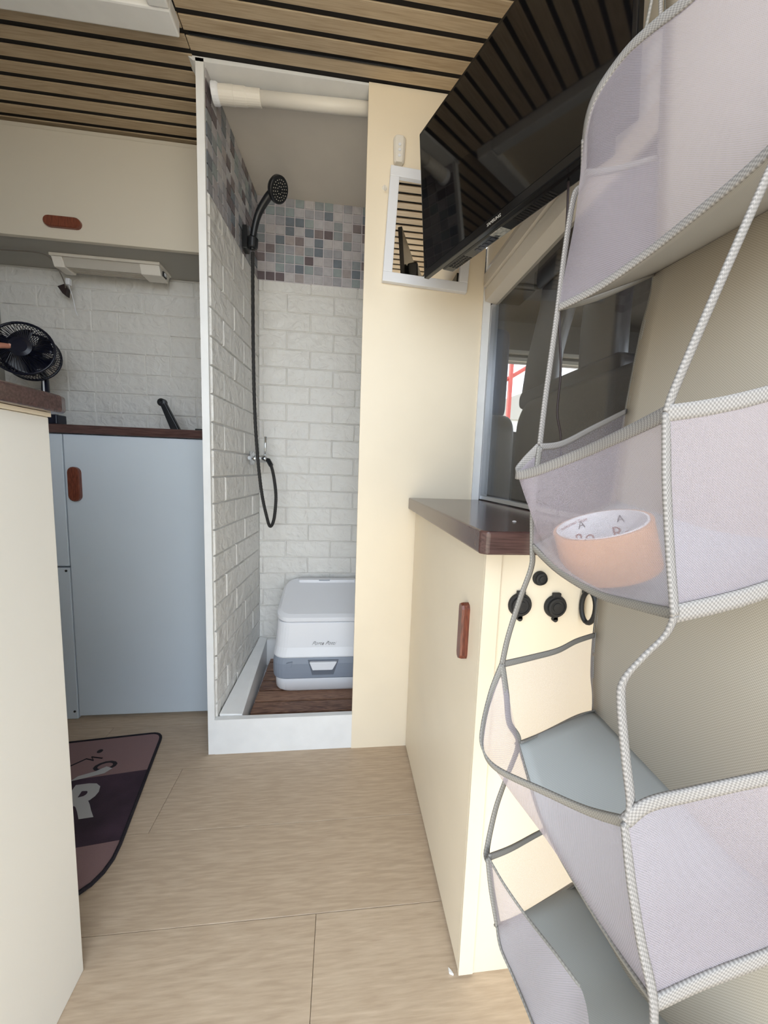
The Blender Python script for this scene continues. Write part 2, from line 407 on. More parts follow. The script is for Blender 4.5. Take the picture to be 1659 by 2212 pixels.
# kerb of the shower
struct('trim_4', B(-.374, .050, 1.117, 1.135, 0, .115), M['white'], 'white kerb board across the foot of the shower')
struct('shower_tray', B(-.372, .134, 1.136, 1.60, .0, .035), M['plastic'], 'white shower tray under the duckboard')
bt = MB(); bt.rings([[(-.366,1.137,.04),(-.296,1.137,.04),(-.296,1.137,.118),(-.366,1.137,.122)], [(-.338,1.588,.04),(-.306,1.588,.04),(-.306,1.588,.160),(-.338,1.588,.165)]])
struct('trim_5', bt, M['white'], 'white batten along the foot of the brick shower partition', bevel=.002)
struct('trim_6', B(-.306, .134, 1.575, 1.592, .04, .155), M['white'], 'white batten along the foot of the shower back wall')

# left wall, side wall with the open door, roof
struct('wall_left', B(-1.30, -1.27, -.06, 1.60, 0, 1.96), M['grey'], 'grey-white end wall left of the kitchen')
struct('wall_door_side_1', B(-1.30, -.66, -.10, -.06, -.05, 1.96), M['bodywhite'], 'van side left of the open sliding door')
struct('wall_door_side_2', B(-.66, .60, -.10, -.06, 1.84, 1.96), M['bodywhite'], 'van side above the open sliding door')
struct('roof_panel', B(-1.30, .47, -.10, 1.64, 1.96, 1.99), M['bodywhite'], 'van roof above the slatted ceiling')

# ------------------------------------------------------------------ ceiling of slats
ceiling = struct('ceiling', B(-1.27, .43, -.06, 1.60, CZ, 1.958), M['backing'], 'ceiling of pale oak slats over a dark backing')
y = 1.1035
k = 0
while y > -.05:                      # right-hand panel
    obj('slat', B(-.399, .405, max(y-.0315, -.06), y, CZ-.0035, CZ), M['slat'], ceiling, bevel=.0008, seg=1); y -= .0435
y = 1.4105
while y > -.05:                      # left-hand panel, offset by a third of a slat
    x1 = -.401
    if y < 1.03 and y > .30: y -= .0441; continue
    obj('slat', B(-1.268, x1, max(y-.0315, -.06), y, CZ-.0035, CZ), M['slat'], ceiling, bevel=.001, seg=1); y -= .0441
obj('led_channel', MB().tube(smoothpath([(-.39,1.0665,CZ-.003),(-.2,1.067,CZ-.005),(.0,1.0665,CZ-.004),(.16,1.067,CZ-.003)]), .0022, 6), M['black'], ceiling).__setitem__('label', 'thin glossy strip coming loose between two slats')
# roof hatch
hatch = thing('roof_hatch', (-.83, .67, CZ-.03), 'white framed roof hatch with cream inner panel set into the slatted ceiling', 'roof hatch')
fr = MB(); X0, X1, YA, YB = -1.26, -.402, .30, 1.048
for a in ((X0, X1, YB-.055, YB), (X0, X1, YA, YA+.055), (X0, X0+.045, YA+.055, YB-.055), (X1-.045, X1, YA+.055, YB-.055)): fr.box(*a, CZ-.035, CZ-.0005)
obj('frame', fr, M['white'], hatch, bevel=.004)
obj('blind', B(X0+.045, X1-.045, YA+.055, YB-.055, CZ-.008, CZ-.0005), M['cream'], hatch)

# ------------------------------------------------------------------ bulkhead and window to the cab
struct('wall_bulkhead_1', B(.412, .432, -.06, 1.132, 1.47, CZ+.02), M['cream'], 'cream bulkhead above the opening to the driver cab')
struct('wall_bulkhead_2', B(.452, .470, -.06, 1.60, 0, .800), M['cream'], 'lower bulkhead behind the small cabinet')
hd = MB(); hd.prism([(.398,-.06,1.474),(.398,-.06,1.442),(.410,-.06,1.439),(.402,-.06,1.434),(.406,-.06,1.402),(.445,-.06,1.394),(.445,-.06,1.50),(.412,-.06,1.505)], (0, 1.165, 0))
struct('trim_7', hd, M['headertrim'], 'beige moulded header over the opening to the driver cab')
win = struct('window_1', B(.436, .440, .02, 1.10, .84, 1.393), M['glass'], 'sliding glass pane between living area and driver cab')
fm = MB(); fm.box(.4245, .446, 1.098, 1.113, .824, 1.393); fm.box(.428, .446, .02, 1.112, .824, .834); fm.box(.428, .446, .0, .014, .824, 1.393)
obj('window_frame', fm, M['alu'], win)

# ------------------------------------------------------------------ cab shell
struct('ceiling_cab', B(.446, 2.0, -.30, 1.66, 1.58, 1.62), M['cabroof'], 'dark grey headliner over the driver cab')
rec = thing('cab_dome_light', (.62, 1.42, 1.575), 'dark rectangular dome light recessed in the cab headliner', 'light')
obj('rim', MB().box(.565, .70, 1.34, 1.50, 1.572, 1.5795), M['cabdark'], rec, bevel=.003)
obj('lens', MB().box(.58, .685, 1.36, 1.48, 1.568, 1.5715), M['tvblack'], rec, bevel=.002)
wc = MB(); yb = 1.66
wc.box(.47, .68, yb, yb+.04, 0, 1.62); wc.box(.68, 1.50, yb, yb+.04, 0, 1.10); wc.box(.68, 1.50, yb, yb+.04, 1.41, 1.62); wc.box(1.50, 2.0, yb, yb+.04, 0, 1.62)
struct('wall_cab_far', wc, M['cabdark'], 'dark trim of the far cab door around its side window')
w2 = struct('window_2', B(.68, 1.50, yb+.018, yb+.022, 1.10, 1.41), M['clear'], 'side window of the far cab door')
bars = MB(); bars.box(.68, 1.50, yb-.012, yb, 1.41, 1.425); obj('window_frame', bars, M['grey'], w2)
bb = MB(); bb.box(.68, 1.5, yb-.03, yb-.008, 1.435, 1.452); obj('grab_rail', bb, M['grey'], w2, bevel=.004)
ws = MB(); ws.box(1.96, 2.0, -.30, 1.66, 0, 1.02); ws.box(1.96, 2.0, -.30, 1.66, 1.50, 1.62); ws.box(1.955, 2.0, 1.58, 1.66, 1.0, 1.52); ws.box(1.955, 2.0, -.30, -.22, 1.0, 1.52)
struct('wall_windscreen', ws, M['cabdark'], 'dark cab front around the windscreen')
struct('window_3', B(1.975, 1.98, -.22, 1.58, 1.02, 1.50), M['clear'], 'windscreen of the van')
wd = MB(); wd.box(.60, 2.0, -.34, -.30, 0, 1.05); wd.box(.60, 2.0, -.34, -.30, 1.46, 1.62); wd.box(.60, .70, -.34, -.30, 1.05, 1.46)
struct('wall_cab_near', wd, M['cabdark'], 'near cab door below its window')
struct('floor_cab', B(.47, 2.0, -.30, 1.66, -.05, .0), M['cabdark'], 'dark cab floor')
# sun visor
vs = thing('sun_visor', (1.55, 1.02, 1.50), 'grey sun visor hanging at the top of the windscreen', 'sun visor')
obj('visor_pad', MB().prism([(1.62,.85,1.50),(1.62,1.20,1.50),(1.50,1.20,1.44),(1.50,.85,1.44)], (.01, 0, .02)), M['grey'], vs, bevel=.006)
obj('pivot', MB().tube([(1.61,1.2,1.51),(1.61,1.235,1.51),(1.61,1.235,1.575)], .006, 8), M['cabdark'], vs)
rm = thing('rear_view_mirror', (1.50, .70, 1.44), 'black rear-view mirror at the windscreen', 'mirror')
obj('housing', MB().box(1.50, 1.53, .50, .72, 1.39, 1.46), M['black'], rm, bevel=.01)
obj('stem', MB().tube([(1.53,.62,1.44),(1.60,.62,1.50),(1.70,.62,1.575)], .008, 8), M['black'], rm)

# seats
def rrect(cy, cz, wy, wz, r, x, n=6):
    pts = []
    for (sy, sz, a0) in ((1, 1, 0), (-1, 1, 90), (-1, -1, 180), (1, -1, 270)):
        for k in range(n+1):
            a = math.radians(a0+90*k/n); pts.append((x, cy+sy*(wy/2-r)+r*math.cos(a), cz+sz*(wz/2-r)+r*math.sin(a)))
    return pts
def cushion(cy, cz, wy, wz, x0, x1, r=.05, puff=.02):
    mb = MB(); R = []
    for t, s in ((0, .80), (.06, .92), (.2, .985), (.5, 1.0), (.8, .985), (.94, .92), (1, .80)):
        R.append(rrect(cy, cz, wy*s if wy*s > 2*r else wy, wz - (1-s)*.12, r, x0+(x1-x0)*t))
    return mb.rings(R)
st = thing('front_bench', (.63, .75, 0), 'wide grey-brown vinyl cab bench backrest behind the glass, nearer the camera', 'seat')
obj('backrest', cushion(.665, .78, .95, .68, .52, .62, .09), M['seat'], st, smooth=True, subd=1)
obj('seat_base', cushion(.665, .28, .93, .40, .55, 1.10, .05), M['seat'], st, smooth=True, subd=1)
h1 = MB(); h1.rings([rrect(.955, 1.138, .45, .055, .025, x) for x in (.565, .572, .585, .605, .612)])
obj('headrest_base', h1, M['headrest'], st, smooth=True, bevel=.012)
for (a, b, ww) in ((1.10, 1.04, .15), (.82, .835, .125)):
    mb = MB(); mb.rings([[(x+dx, y, z) for x, y in ((.567, c-ww/2), (.585, c-ww/2-.006), (.612, c-ww/2+.01), (.612, c+ww/2-.01), (.585, c+ww/2+.006), (.567, c+ww/2))] for z, c, dx in ((1.14, a, 0), (1.25, (a*2+b)/3, 0), (1.40, b, .01), (1.50, b-.01, .01))])
    obj('headrest_post', mb, M['headrest'], st, smooth=True, bevel=.012, seg=3)
obj('headrest_top', MB().rings([rrect(.935, 1.50, .40, .10, .04, x) for x in (.572, .580, .60, .618, .622)]), M['headrest'], st, smooth=True, bevel=.012)
st2 = thing('driver_chair', (.63, 1.44, 0), 'far driver seat backrest with a navy headrest cover', 'seat')
obj('backrest', cushion(1.475, .78, .30, .70, .53, .64, .08), M['seat'], st2, smooth=True, subd=1)
obj('seat_base', cushion(1.45, .28, .40, .40, .55, 1.10, .05), M['seat'], st2, smooth=True, subd=1)
obj('headrest', cushion(1.545, 1.305, .14, .36, .59, .66, .04), M['seatblue'], st2, smooth=True, subd=1)

# things outside the cab window
cr = thing('red_gantry', (2.4, 4.2, -.55), 'red steel gantry frame seen through the far cab window', 'gantry')
obj('post', MB().box(1.80, 1.835, 4.0, 4.04, -.55, 2.25), M['red'], cr)
obj('beam', MB().tube([(1.55, 4.04, 1.80), (2.9, 4.04, 2.65)], .022, 8), M['red'], cr)
obj('hose', MB().tube(smoothpath([(1.62,3.9,2.6),(1.95,3.9,2.3),(2.08,3.9,1.6),(2.1,3.9,.4),(2.12,3.9,-.55)]), .010, 8), M['grey'], cr)
hs = thing('distant_house', (3.4, 8.2, -.55), 'pale distant building seen between the cab seats', 'building')
obj('wall', MB().box(2.6, 5.2, 8, 11, -.55, 2.1), M['housewall'], hs)
obj('roof', MB().prism([(2.4,7.8,2.1),(5.4,7.8,2.1),(3.9,7.8,2.7)], (0,3.4,0)), M['grey'], hs)
obj('window', MB().box(3.1, 3.5, 7.97, 8.0, .9, 1.5), M['grey'], hs)

# ------------------------------------------------------------------ kitchen
def stadium(cx, cy, cz, L, W_, D, axis, normal, chamf=.003, n=8):
    """pill-shaped bar; axis: 'x','y' or 'z' long direction, normal: outward vector"""
    nv = Vector(normal).normalized(); lv = {'x': Vector((1,0,0)), 'y': Vector((0,1,0)), 'z': Vector((0,0,1))}[axis]; wv = nv.cross(lv)
    def ring(s, h):
        r = W_/2; pts = []
        for sgn, a0 in ((1, -90), (-1, 90)):
            for k in range(n+1):
                a = math.radians(a0+180*k/n); pts.append(Vector((cx,cy,cz))+lv*(sgn*(L/2-r)+r*math.cos(a)*s)+wv*(r*math.sin(a)*s)+nv*h)
        return pts
    return MB().rings([ring(1, 0), ring(1, D-chamf), ring(.86, D)])
kc = thing('kitchen_cabinet', (-.84, 1.46, 0), 'kitchen base cabinet, cool sky light put into its colour, against the brick wall', 'cabinet')
obj('body', B(-1.268, -.396, 1.336, 1.592, .0, .984), M['skytint'], kc)
d = obj('door', B(-.892, -.398, 1.318, 1.335, .012, .982), M['skytint'], kc, bevel=.0015)
obj('handle', stadium(-.861, 1.318, .822, .112, .036, .014, 'z', (0,-1,0)), M['handle'], d)
d = obj('door', B(-1.262, -.896, 1.318, 1.335, .548, .982), M['skytint'], kc, bevel=.0015)
obj('handle', stadium(-.951, 1.318, .826, .112, .036, .014, 'z', (0,-1,0)), M['handle'], d)
obj('lower_panel', B(-1.262, -.895, 1.316, 1.335, .002, .542), M['skytint'], kc, bevel=.0015)
obj('screw', MB().disc((-.905, 1.316, .532), (0,-1,0), [(.004,0),(.004,.0012),(.002,.002)], 10), M['black'], kc)
obj('screw', MB().disc((-.905, 1.316, .03), (0,-1,0), [(.004,0),(.004,.0012),(.002,.002)], 10), M['black'], kc)
ct = obj('kitchen_worktop', B(-1.268, -.396, 1.308, 1.592, .9845, 1.012), M['brownedge'], None, bevel=.002); tag(ct, 'dark brown kitchen worktop on the kitchen base cabinet', 'worktop')
# folding tap
tp = thing('kitchen_tap', (-.60, 1.45, 1.0125), 'black folding kitchen tap leaning left on the kitchen worktop', 'tap')
def flatbar(p0, p1, w0, w1, t):
    p0, p1 = Vector(p0), Vector(p1); d = (p1-p0).normalized(); s = Vector((0,1,0)).cross(d).normalized()
    R = []
    for q in (0, .5, 1):
        c = p0.lerp(p1, q); ww = (w0+(w1-w0)*q)/2
        R.append([c+s*ww*a+Vector((0,1,0))*t/2*b for a, b in ((-1,-.6),(-.8,-1),(.8,-1),(1,-.6),(1,.6),(.8,1),(-.8,1),(-1,.6))])
    return MB().rings(R)
obj('spout', flatbar((-.600, 1.45, 1.016), (-.642, 1.45, 1.112), .030, .020, .022), M['black'], tp, smooth=False, bevel=.002)
obj('knuckle', MB().disc((-.646, 1.462, 1.116), (0,-1,0), [(.011,0),(.014,.003),(.014,.022),(.006,.024),(.006,.018)], 20), M['black'], tp, bevel=.001)
obj('base_plate', MB().box(-.612, -.556, 1.43, 1.47, 1.0125, 1.018), M['black'], tp, bevel=.002)
obj('aerator', MB().box(-.556, -.530, 1.435, 1.465, 1.0125, 1.018), M['oldplastic'], tp, bevel=.002)
sk = thing('sink', (-.44, 1.46, 1.0125), 'black rim of a sink at the right end of the kitchen worktop', 'sink')
rim = MB()
for a in ((-.50,-.40,1.35,1.365),(-.50,-.40,1.545,1.56),(-.50,-.485,1.365,1.545),(-.415,-.40,1.365,1.545)): rim.box(*a, 1.0125, 1.0205)
obj('rim', rim, M['black'], sk, bevel=.002); obj('bowl_floor', B(-.484,-.416,1.366,1.544,1.0125,1.0145), M['chrome'], sk)
bx = obj('storage_box', B(-1.0, -.915, 1.33, 1.375, 1.0125, 1.044), M['navy'], None, bevel=.003); tag(bx, 'small dark blue box on the left end of the kitchen worktop', 'box')
# upper cabinet
uc = thing('upper_cabinet', (-.83, 1.48, 1.60), 'long cream overhead cabinet under the slatted ceiling', 'cabinet')
obj('body', B(-1.268, -.396, 1.389, 1.592, 1.600, 1.920), M['grey'], uc)
d = obj('door', B(-1.268, -.396, 1.372, 1.388, 1.594, 1.905), M['uppercab'], uc, bevel=.0015)
obj('handle', stadium(-.889, 1.372, 1.641, .108, .032, .012, 'x', (0,-1,0)), M['handle'], d)
obj('top_batten', B(-1.268, -.396, 1.380, 1.389, 1.906, 1.921), M['uppercab'], uc)
# strip light
sl = thing('strip_light', (-.83, 1.52, 1.56), 'white fluorescent strip light under the overhead cabinet', 'light')
obj('base_plate', B(-1.005, -.650, 1.468, 1.560, 1.590, 1.5995), M['oldplastic'], sl, bevel=.002)
dm = MB(); dm.prism([(-.965,1.475,1.5895),(-.965,1.488,1.566),(-.965,1.535,1.566),(-.965,1.552,1.5895)], (.245,0,0))
obj('diffuser', dm, M['diffuser'], sl)
for k in range(5): obj('rib', MB().box(-.964, -.721, 1.489+k*.010, 1.491+k*.010, 1.5645, 1.566), M['diffuser'], sl)
for a, b in ((-1.0, -.966), (-.719, -.653)):
    obj('end_cap', MB().prism([(a,1.471,1.5895),(a,1.484,1.560),(a,1.540,1.560),(a,1.556,1.5895)], (b-a,0,0)), M['oldplastic'], sl, bevel=.002)
sw = obj('switch', MB().box(-.653, -.649, 1.495, 1.520, 1.566, 1.582), M['black'], sl); obj('rocker', MB().box(-.649, -.647, 1.502, 1.513, 1.569, 1.579), M['plastic'], sw)
cb = thing('light_cable', (-1.01, 1.50, 1.50), 'loose cable with a dark connector hanging at the left end of the strip light', 'cable')
obj('wire', MB().tube(smoothpath([(-1.262,1.47,1.592),(-1.15,1.475,1.594),(-1.06,1.47,1.594),(-1.01,1.472,1.587),(-.998,1.50,1.56),(-1.0,1.53,1.53),(-1.01,1.55,1.515)]), .0018, 8), M['greywire'], cb)
obj('connector', MB().prism([(-1.035,1.545,1.522),(-1.012,1.545,1.532),(-1.0,1.545,1.515),(-1.005,1.545,1.488),(-1.02,1.545,1.500)], (0,.016,0)), M['wire'], cb, bevel=.002)
obj('plug', MB().box(-1.006, -.992, 1.543, 1.557, 1.53, 1.552), M['plastic'], cb, bevel=.002)
obj('thin_wire', MB().tube(smoothpath([(-.999,1.55,1.53),(-.994,1.56,1.49),(-.993,1.57,1.45),(-.990,1.575,1.435)]), .0015, 6), M['plastic'], cb)

# ------------------------------------------------------------------ left cabinet
lc = thing('low_cabinet', (-.6, .34, 0), 'tall off-white cabinet side in the left foreground', 'cabinet')
obj('body', MB().prism([(-1.0,.06,0),(-.420,.06,0),(-.436,.618,0),(-1.0,.618,0)], (0,0,.962)), M['offwhite'], lc, bevel=.002)
obj('edge_strip', MB().prism([(-1.0,.058,.9625),(-.418,.058,.9625),(-.434,.620,.9625),(-1.0,.620,.9625)], (0,0,.006)), M['cream'], lc)
pts = [(-1.01,.05)]
pts += [(-.415,.05),(-.415,.60)] + [(-.440+.025*math.cos(math.radians(a)), .615+.025*math.sin(math.radians(a))) for a in (0,30,60,90)] + [(-1.01,.640)]
lw = obj('side_worktop', MB().prism([(a, b, .969) for a, b in pts], (0,0,.026)), M['brownedge'], None, bevel=.005, seg=3); tag(lw, 'brown worktop with rounded corner on the off-white foreground cabinet', 'worktop')

# ------------------------------------------------------------------ fan
FC = Vector((-1.040, 1.40, 1.247)); FN = Vector((.22, -.80, .14)).normalized()
fan = thing('desk_fan', (-1.03, 1.44, 1.0125), 'small dark navy desk fan tilted on the kitchen worktop at the left edge', 'fan')
fu = Vector((0,0,1)); fu = (fu-FN*fu.dot(FN)).normalized(); fr_ = fu.cross(FN)
RF = .084
def fring(c, r, t): 
    return MB().tube([c+(fr_*math.cos(2*PI*k/40)+fu*math.sin(2*PI*k/40))*r for k in range(41)], t, 8, cap=False)
gf = obj('front_grille', fring(FC+FN*.03, RF, .004), M['navy'], fan, smooth=True)
sp = MB()
for k in range(56):
    a = 2*PI*k/56; dv = fr_*math.cos(a)+fu*math.sin(a); d2 = fr_*math.cos(a+.25)+fu*math.sin(a+.25)
    sp.tube([FC+FN*.045+dv*.03, FC+FN*.045+d2*.066, FC+FN*.031+d2*RF], .0011, 4)
tag(obj('grille_wires', sp, M['navy'], gf), None, None, None, 'stuff')
obj('grille_hub', MB().disc(FC+FN*.042, FN, [(.030,0),(.031,.004),(.02,.007)]), M['navy'], gf, smooth=False)
gb = obj('rear_grille', fring(FC-FN*.035, RF*.93, .004), M['navy'], fan, smooth=True)
sp = MB()
for k in range(56):
    a = 2*PI*k/56; dv = fr_*math.cos(a)+fu*math.sin(a)
    sp.tube([FC+FN*.026+dv*RF, FC-FN*.035+dv*RF*.93], .0014, 4)
    sp.tube([FC-FN*.035+dv*RF*.93, FC-FN*.055+dv*.03], .0012, 4)
tag(obj('grille_wires', sp, M['navy'], gb), None, None, None, 'stuff')
obj('motor', MB().disc(FC-FN*.062, FN, [(.020,0),(.032,.01),(.034,.045),(.02,.06)]), M['navy'], fan, bevel=.002)
for q in range(5):
    mb = MB(); rows = []
    for r in [.018+.0112*i for i in range(6)]:
        row = []
        for j in range(5):
            a = 2*PI*q/5 + (j/4)*(.95+.30*(r/.085)) ; row.append(FC + (fr_*math.cos(a)+fu*math.sin(a))*r + FN*(.016-.03*j/4))
        rows.append(row)
    obj('blade', mb.grid(rows), M['navy'], fan, smooth=True, solid=.002)
st_ = MB().tube([(-1.03,1.455,1.185),(-1.028,1.45,1.12),(-1.026,1.445,1.03)], [.010,.0125,.014], 12)
obj('stand', st_, M['navy'], fan, smooth=True)
obj('neck', MB().tube([FC-FN*.04, Vector((-1.03,1.455,1.18))], .011, 10), M['navy'], fan)
obj('stand_strip', MB().tube([(-1.026,1.441,1.17),(-1.023,1.436,1.10),(-1.022,1.430,1.04)], .0025, 6), M['plastic'], fan)
obj('base', MB().disc((-1.026,1.445,1.0125), (0,0,1), [(.055,0),(.056,.008),(.030,.018),(.016,.024)]), M['navy'], fan, smooth=False, bevel=.002)

# hand that reaches in from the left and steadies the fan
per = thing('person', (-1.20, 1.34, 1.26), 'hand of a person reaching in at the left edge to hold the fan rim', 'person')
def chain(name, pts, rad, m, parent, sub=2):
    me = bpy.data.meshes.new(name); me.from_pydata([tuple(p) for p in pts], [(i, i+1) for i in range(len(pts)-1)], [])
    o = bpy.data.objects.new(name, me); COL.objects.link(o)
    q = parent; off = Vector((0,0,0))
    while q is not None: off += Vector(q.location); q = q.parent
    o.parent = parent; o.location = -off
    s = o.modifiers.new('skin', 'SKIN')
    for i, v in enumerate(me.skin_vertices[0].data): v.radius = (rad[i], rad[i]); v.use_root = (i == 0)
    b = o.modifiers.new('sub', 'SUBSURF'); b.levels = sub; b.render_levels = sub
    me.materials.append(m); s.use_smooth_shade = True
    return o
def skinhand():
    W0 = Vector((-1.096, 1.14, 1.17)); T3 = Vector((-0.998, 1.285, 1.234))
    V = [W0, W0+Vector((.025,.028,.006)), W0+Vector((.045,.060,.010))]; R = [.022,.026,.024]; E = [(0,1),(1,2)]
    for k, (dz, ln) in enumerate(((.014,.68),(.0,.74),(-.015,.70),(-.029,.6))):
        b = W0+Vector((.052,.075,dz)); i = len(V); V.append(b); R.append(.0088); E.append((2, i))
        for q, p in enumerate((b+Vector((.014,.026,.002))*ln, b+Vector((.030,.044,.0))*ln, b+Vector((.046,.050,-.002))*ln)):
            V.append(p); R.append(.0084-.0007*q); E.append((len(V)-2, len(V)-1))
    b = W0+Vector((.030,.018,.022)); i = len(V); V.append(b); R.append(.012); E.append((1, i)); prev = i
    for p, r in ((b.lerp(T3, .35), .0115), (b.lerp(T3, .72)+Vector((0,-.004,.002)), .0100), (T3, .0078)):
        V.append(p); R.append(r); E.append((prev, len(V)-1)); prev = len(V)-1
    V.append(W0+Vector((-.02,-.09,-.03))); R.append(.027); E.append((0, len(V)-1))
    me = bpy.data.meshes.new('hand'); me.from_pydata([tuple(v) for v in V], E, [])
    o = bpy.data.objects.new('hand', me); COL.objects.link(o); o.parent = per; o.location = -Vector(per.location)
    s = o.modifiers.new('skin', 'SKIN'); s.use_smooth_shade = True
    for i, v in enumerate(me.skin_vertices[0].data): v.radius = (R[i], R[i]*.85); v.use_root = (i == 0)
    b = o.modifiers.new('sub', 'SUBSURF'); b.levels = 2; b.render_levels = 2
    me.materials.append(M['skin'])
    obj('nail', MB().disc(T3+Vector((.001,-.0068,.002)), (.1,-1,.2), [(.0045,0),(.0040,.0008)], 12), mat('finger nail', (214,168,152), .3), o)
    chain('sleeve', [W0+Vector((-.012,-.06,-.02)), W0+Vector((-.03,-.14,-.05)), W0+Vector((-.02,-.26,-.10))], [.032,.038,.046], M['sleeve'], per)
skinhand()

# ------------------------------------------------------------------ rug
rg = thing('rug', (-.80, .97, 0), 'dusty rose and dark plum printed rug with black edge on the plank floor', 'rug')
cs = [(-1.10,1.165),(-.575,1.222),(-.478,.735),(-1.02,.65)]
def roundpoly(cs, r, n=6):
    out = []
    for i, c in enumerate(cs):
        c = Vector((*c, 0)); a = Vector((*cs[i-1], 0)); b = Vector((*cs[(i+1) % len(cs)], 0)); rr = r[i] if isinstance(r, list) else r
        p = c+(a-c).normalized()*rr; q = c+(b-c).normalized()*rr
        for k in range(n+1):
            t = k/n; out.append(p*(1-t)**2+c*2*t*(1-t)+q*t*t)
    return out
outl = roundpoly(cs, [.05,.035,.11,.05])
obj('pile', MB().prism([(p.x, p.y, .0003) for p in outl], (0,0,.006)), M['rose'], rg, bevel=.001, seg=1)
def rugpt(u, v):  # u 0..1 across, v 0 (front) .. 1 (back)
    a = Vector((*cs[3], 0)).lerp(Vector((*cs[2], 0)), u); b = Vector((*cs[0], 0)).lerp(Vector((*cs[1], 0)), u); return a.lerp(b, v)
band = [rugpt(0,.26), rugpt(.994,.24), rugpt(.994,.675), rugpt(0,.67)]
obj('printed_band', MB().prism([(p.x, p.y, .0064) for p in band], (0,0,.0006)), M['plum'], rg)
obj('edging', MB().tube([(p.x, p.y, .0045) for p in outl+[outl[0]]], .0045, 8), M['rugedge'], rg, smooth=True)
rot = Matrix.Rotation(math.radians(6), 3, 'Z')
text('letter', 'R', .15, (-.665, .962, .0073), rot, M['printgrey'], rg, off=.006)
text('letter', 'o', .10, (-.680, 1.098, .0068), Matrix.Rotation(math.radians(-28), 3, 'Z'), M['rugedge'], rg, shear=.5)
obj('print_leaf', MB().prism([(-.735,1.035,.0071),(-.70,1.045,.0071),(-.66,1.058,.0071),(-.648,1.075,.0071),(-.668,1.083,.0071),(-.69,1.066,.0071),(-.725,1.052,.0071)], (0,0,.0004)), M['printgrey'], rg)
obj('print_dot', MB().disc((-.725,1.148,.0064), (0,0,1), [(.008,0),(.007,.0006)], 12), M['rugedge'], rg)
obj('print_squiggle', MB().tube([(p[0], p[1], .0066) for p in ((-.775,1.09),(-.745,1.118),(-.72,1.11),(-.735,1.125),(-.70,1.117))], .0022, 5), M['rugedge'], rg)

# ------------------------------------------------------------------ shower contents
rod = thing('curtain_rod', (-.15, 1.16, 1.90), 'white telescopic shower curtain rod across the top of the opening', 'curtain rod')
a, b = Vector((-.3655, 1.16, 1.889)), Vector((.134, 1.16, 1.910)); dr = (b-a).normalized()
obj('thin_tube', MB().disc(a, dr, [(.0165,.12),(.0165,(b-a).length)], 24), M['oldplastic'], rod, smooth=True)
obj('thick_tube', MB().disc(a, dr, [(.0205,.01),(.0215,.055),(.0205,.056),(.0205,.085),(.0190,.09),(.0190,.125),(.0175,.126)], 24), M['oldplastic'], rod, bevel=.001)
obj('end_cap', MB().disc(a, dr, [(.024,0),(.024,.012),(.021,.018)], 24), M['plastic'], rod, bevel=.001)
dbd = thing('duckboard', (-.12, 1.36, .036), 'dark brown slatted wooden duckboard on the shower floor', 'duckboard')
obj('bearer', B(-.26, -.235, 1.15, 1.56, .036, .052), M['duck'], dbd); obj('bearer', B(.06, .085, 1.15, 1.56, .036, .052), M['duck'], dbd)
y = 1.142
while y < 1.56:
    obj('slat', B(-.29, .130, y, y+.058, .0522, .070), M['duck'], dbd, bevel=.002); y += .068
# toilet
tl = thing('portable_toilet', (-.05, 1.45, .070), 'white and grey portable camping toilet standing on the duckboard', 'toilet')
def rr(cx, y0, y1, w_, z, r, n=7, dz=0):
    pts = []; cy = (y0+y1)/2; h = (y1-y0)
    for (sx, sy, a0) in ((1, 1, 0), (-1, 1, 90), (-1, -1, 180), (1, -1, 270)):
        for k in range(n+1):
            a = math.radians(a0+90*k/n); X = cx+sx*(w_/2-r)+r*math.cos(a); Y = cy+sy*(h/2-r)+r*math.sin(a)
            pts.append((X, Y, z+dz*(Y-y0)/h))
    return pts
TX = -.053; TW = .245     # the right part of the tank tucks behind the cream panel
def tring(dw, y0, z, r=.05, dz=0): return rr(TX, y0, 1.572, .355+dw, z, r, dz=dz)
obj('waste_tank', MB().rings([tring(-.02,1.330,.0705), tring(0,1.322,.080), tring(.004,1.318,.125)]), M['plastic'], tl, smooth=True, bevel=.003)
obj('grey_band', MB().rings([tring(.004,1.318,.1255), tring(.016,1.312,.130), tring(.018,1.311,.150), tring(.018,1.311,.186), tring(.010,1.315,.207)]), M['greyplastic'], tl, bevel=.002)
obj('flush_tank', MB().rings([tring(.014,1.313,.2075), tring(.016,1.312,.214), tring(.004,1.319,.245), tring(-.010,1.325,.335), tring(-.012,1.327,.338)]), M['plastic'], tl, smooth=False, bevel=.003)
obj('lid', MB().rings([tring(-.012,1.327,.3385,.05,.055), tring(-.006,1.323,.343,.05,.055), tring(-.006,1.323,.356,.05,.06), tring(-.030,1.338,.366,.045,.065)]), M['plastic'], tl, smooth=False, bevel=.004, seg=3)
obj('hinge_cover', MB().rings([rr(-.050, 1.540, 1.572, .25, .40, .012), rr(-.050, 1.540, 1.572, .24, .434, .012)]), M['plastic'], tl, bevel=.003)
obj('hinge_slot', B(-.085, -.040, 1.539, 1.541, .430, .4335), M['greyplastic'], tl)
h = MB(); h.prism([(-.102,1.311,.196),(-.002,1.311,.196),(-.018,1.311,.166),(-.090,1.311,.166)], (0,-.012,0)); obj('carry_handle', h, M['plastic'], tl, bevel=.002)
h = MB(); h.prism([(-.108,1.3112,.200),(.004,1.3112,.200),(-.014,1.3112,.143),(-.092,1.3112,.143)], (0,-.0015,0)); obj('handle_recess', h, mat('darker grey plastic', (104,110,122), .5), tl)
obj('side_latch', MB().prism([(-.185,1.3112,.192),(-.163,1.3112,.196),(-.168,1.3112,.176),(-.185,1.3112,.174)], (0,-.006,0)), M['greyplastic'], tl, bevel=.001)
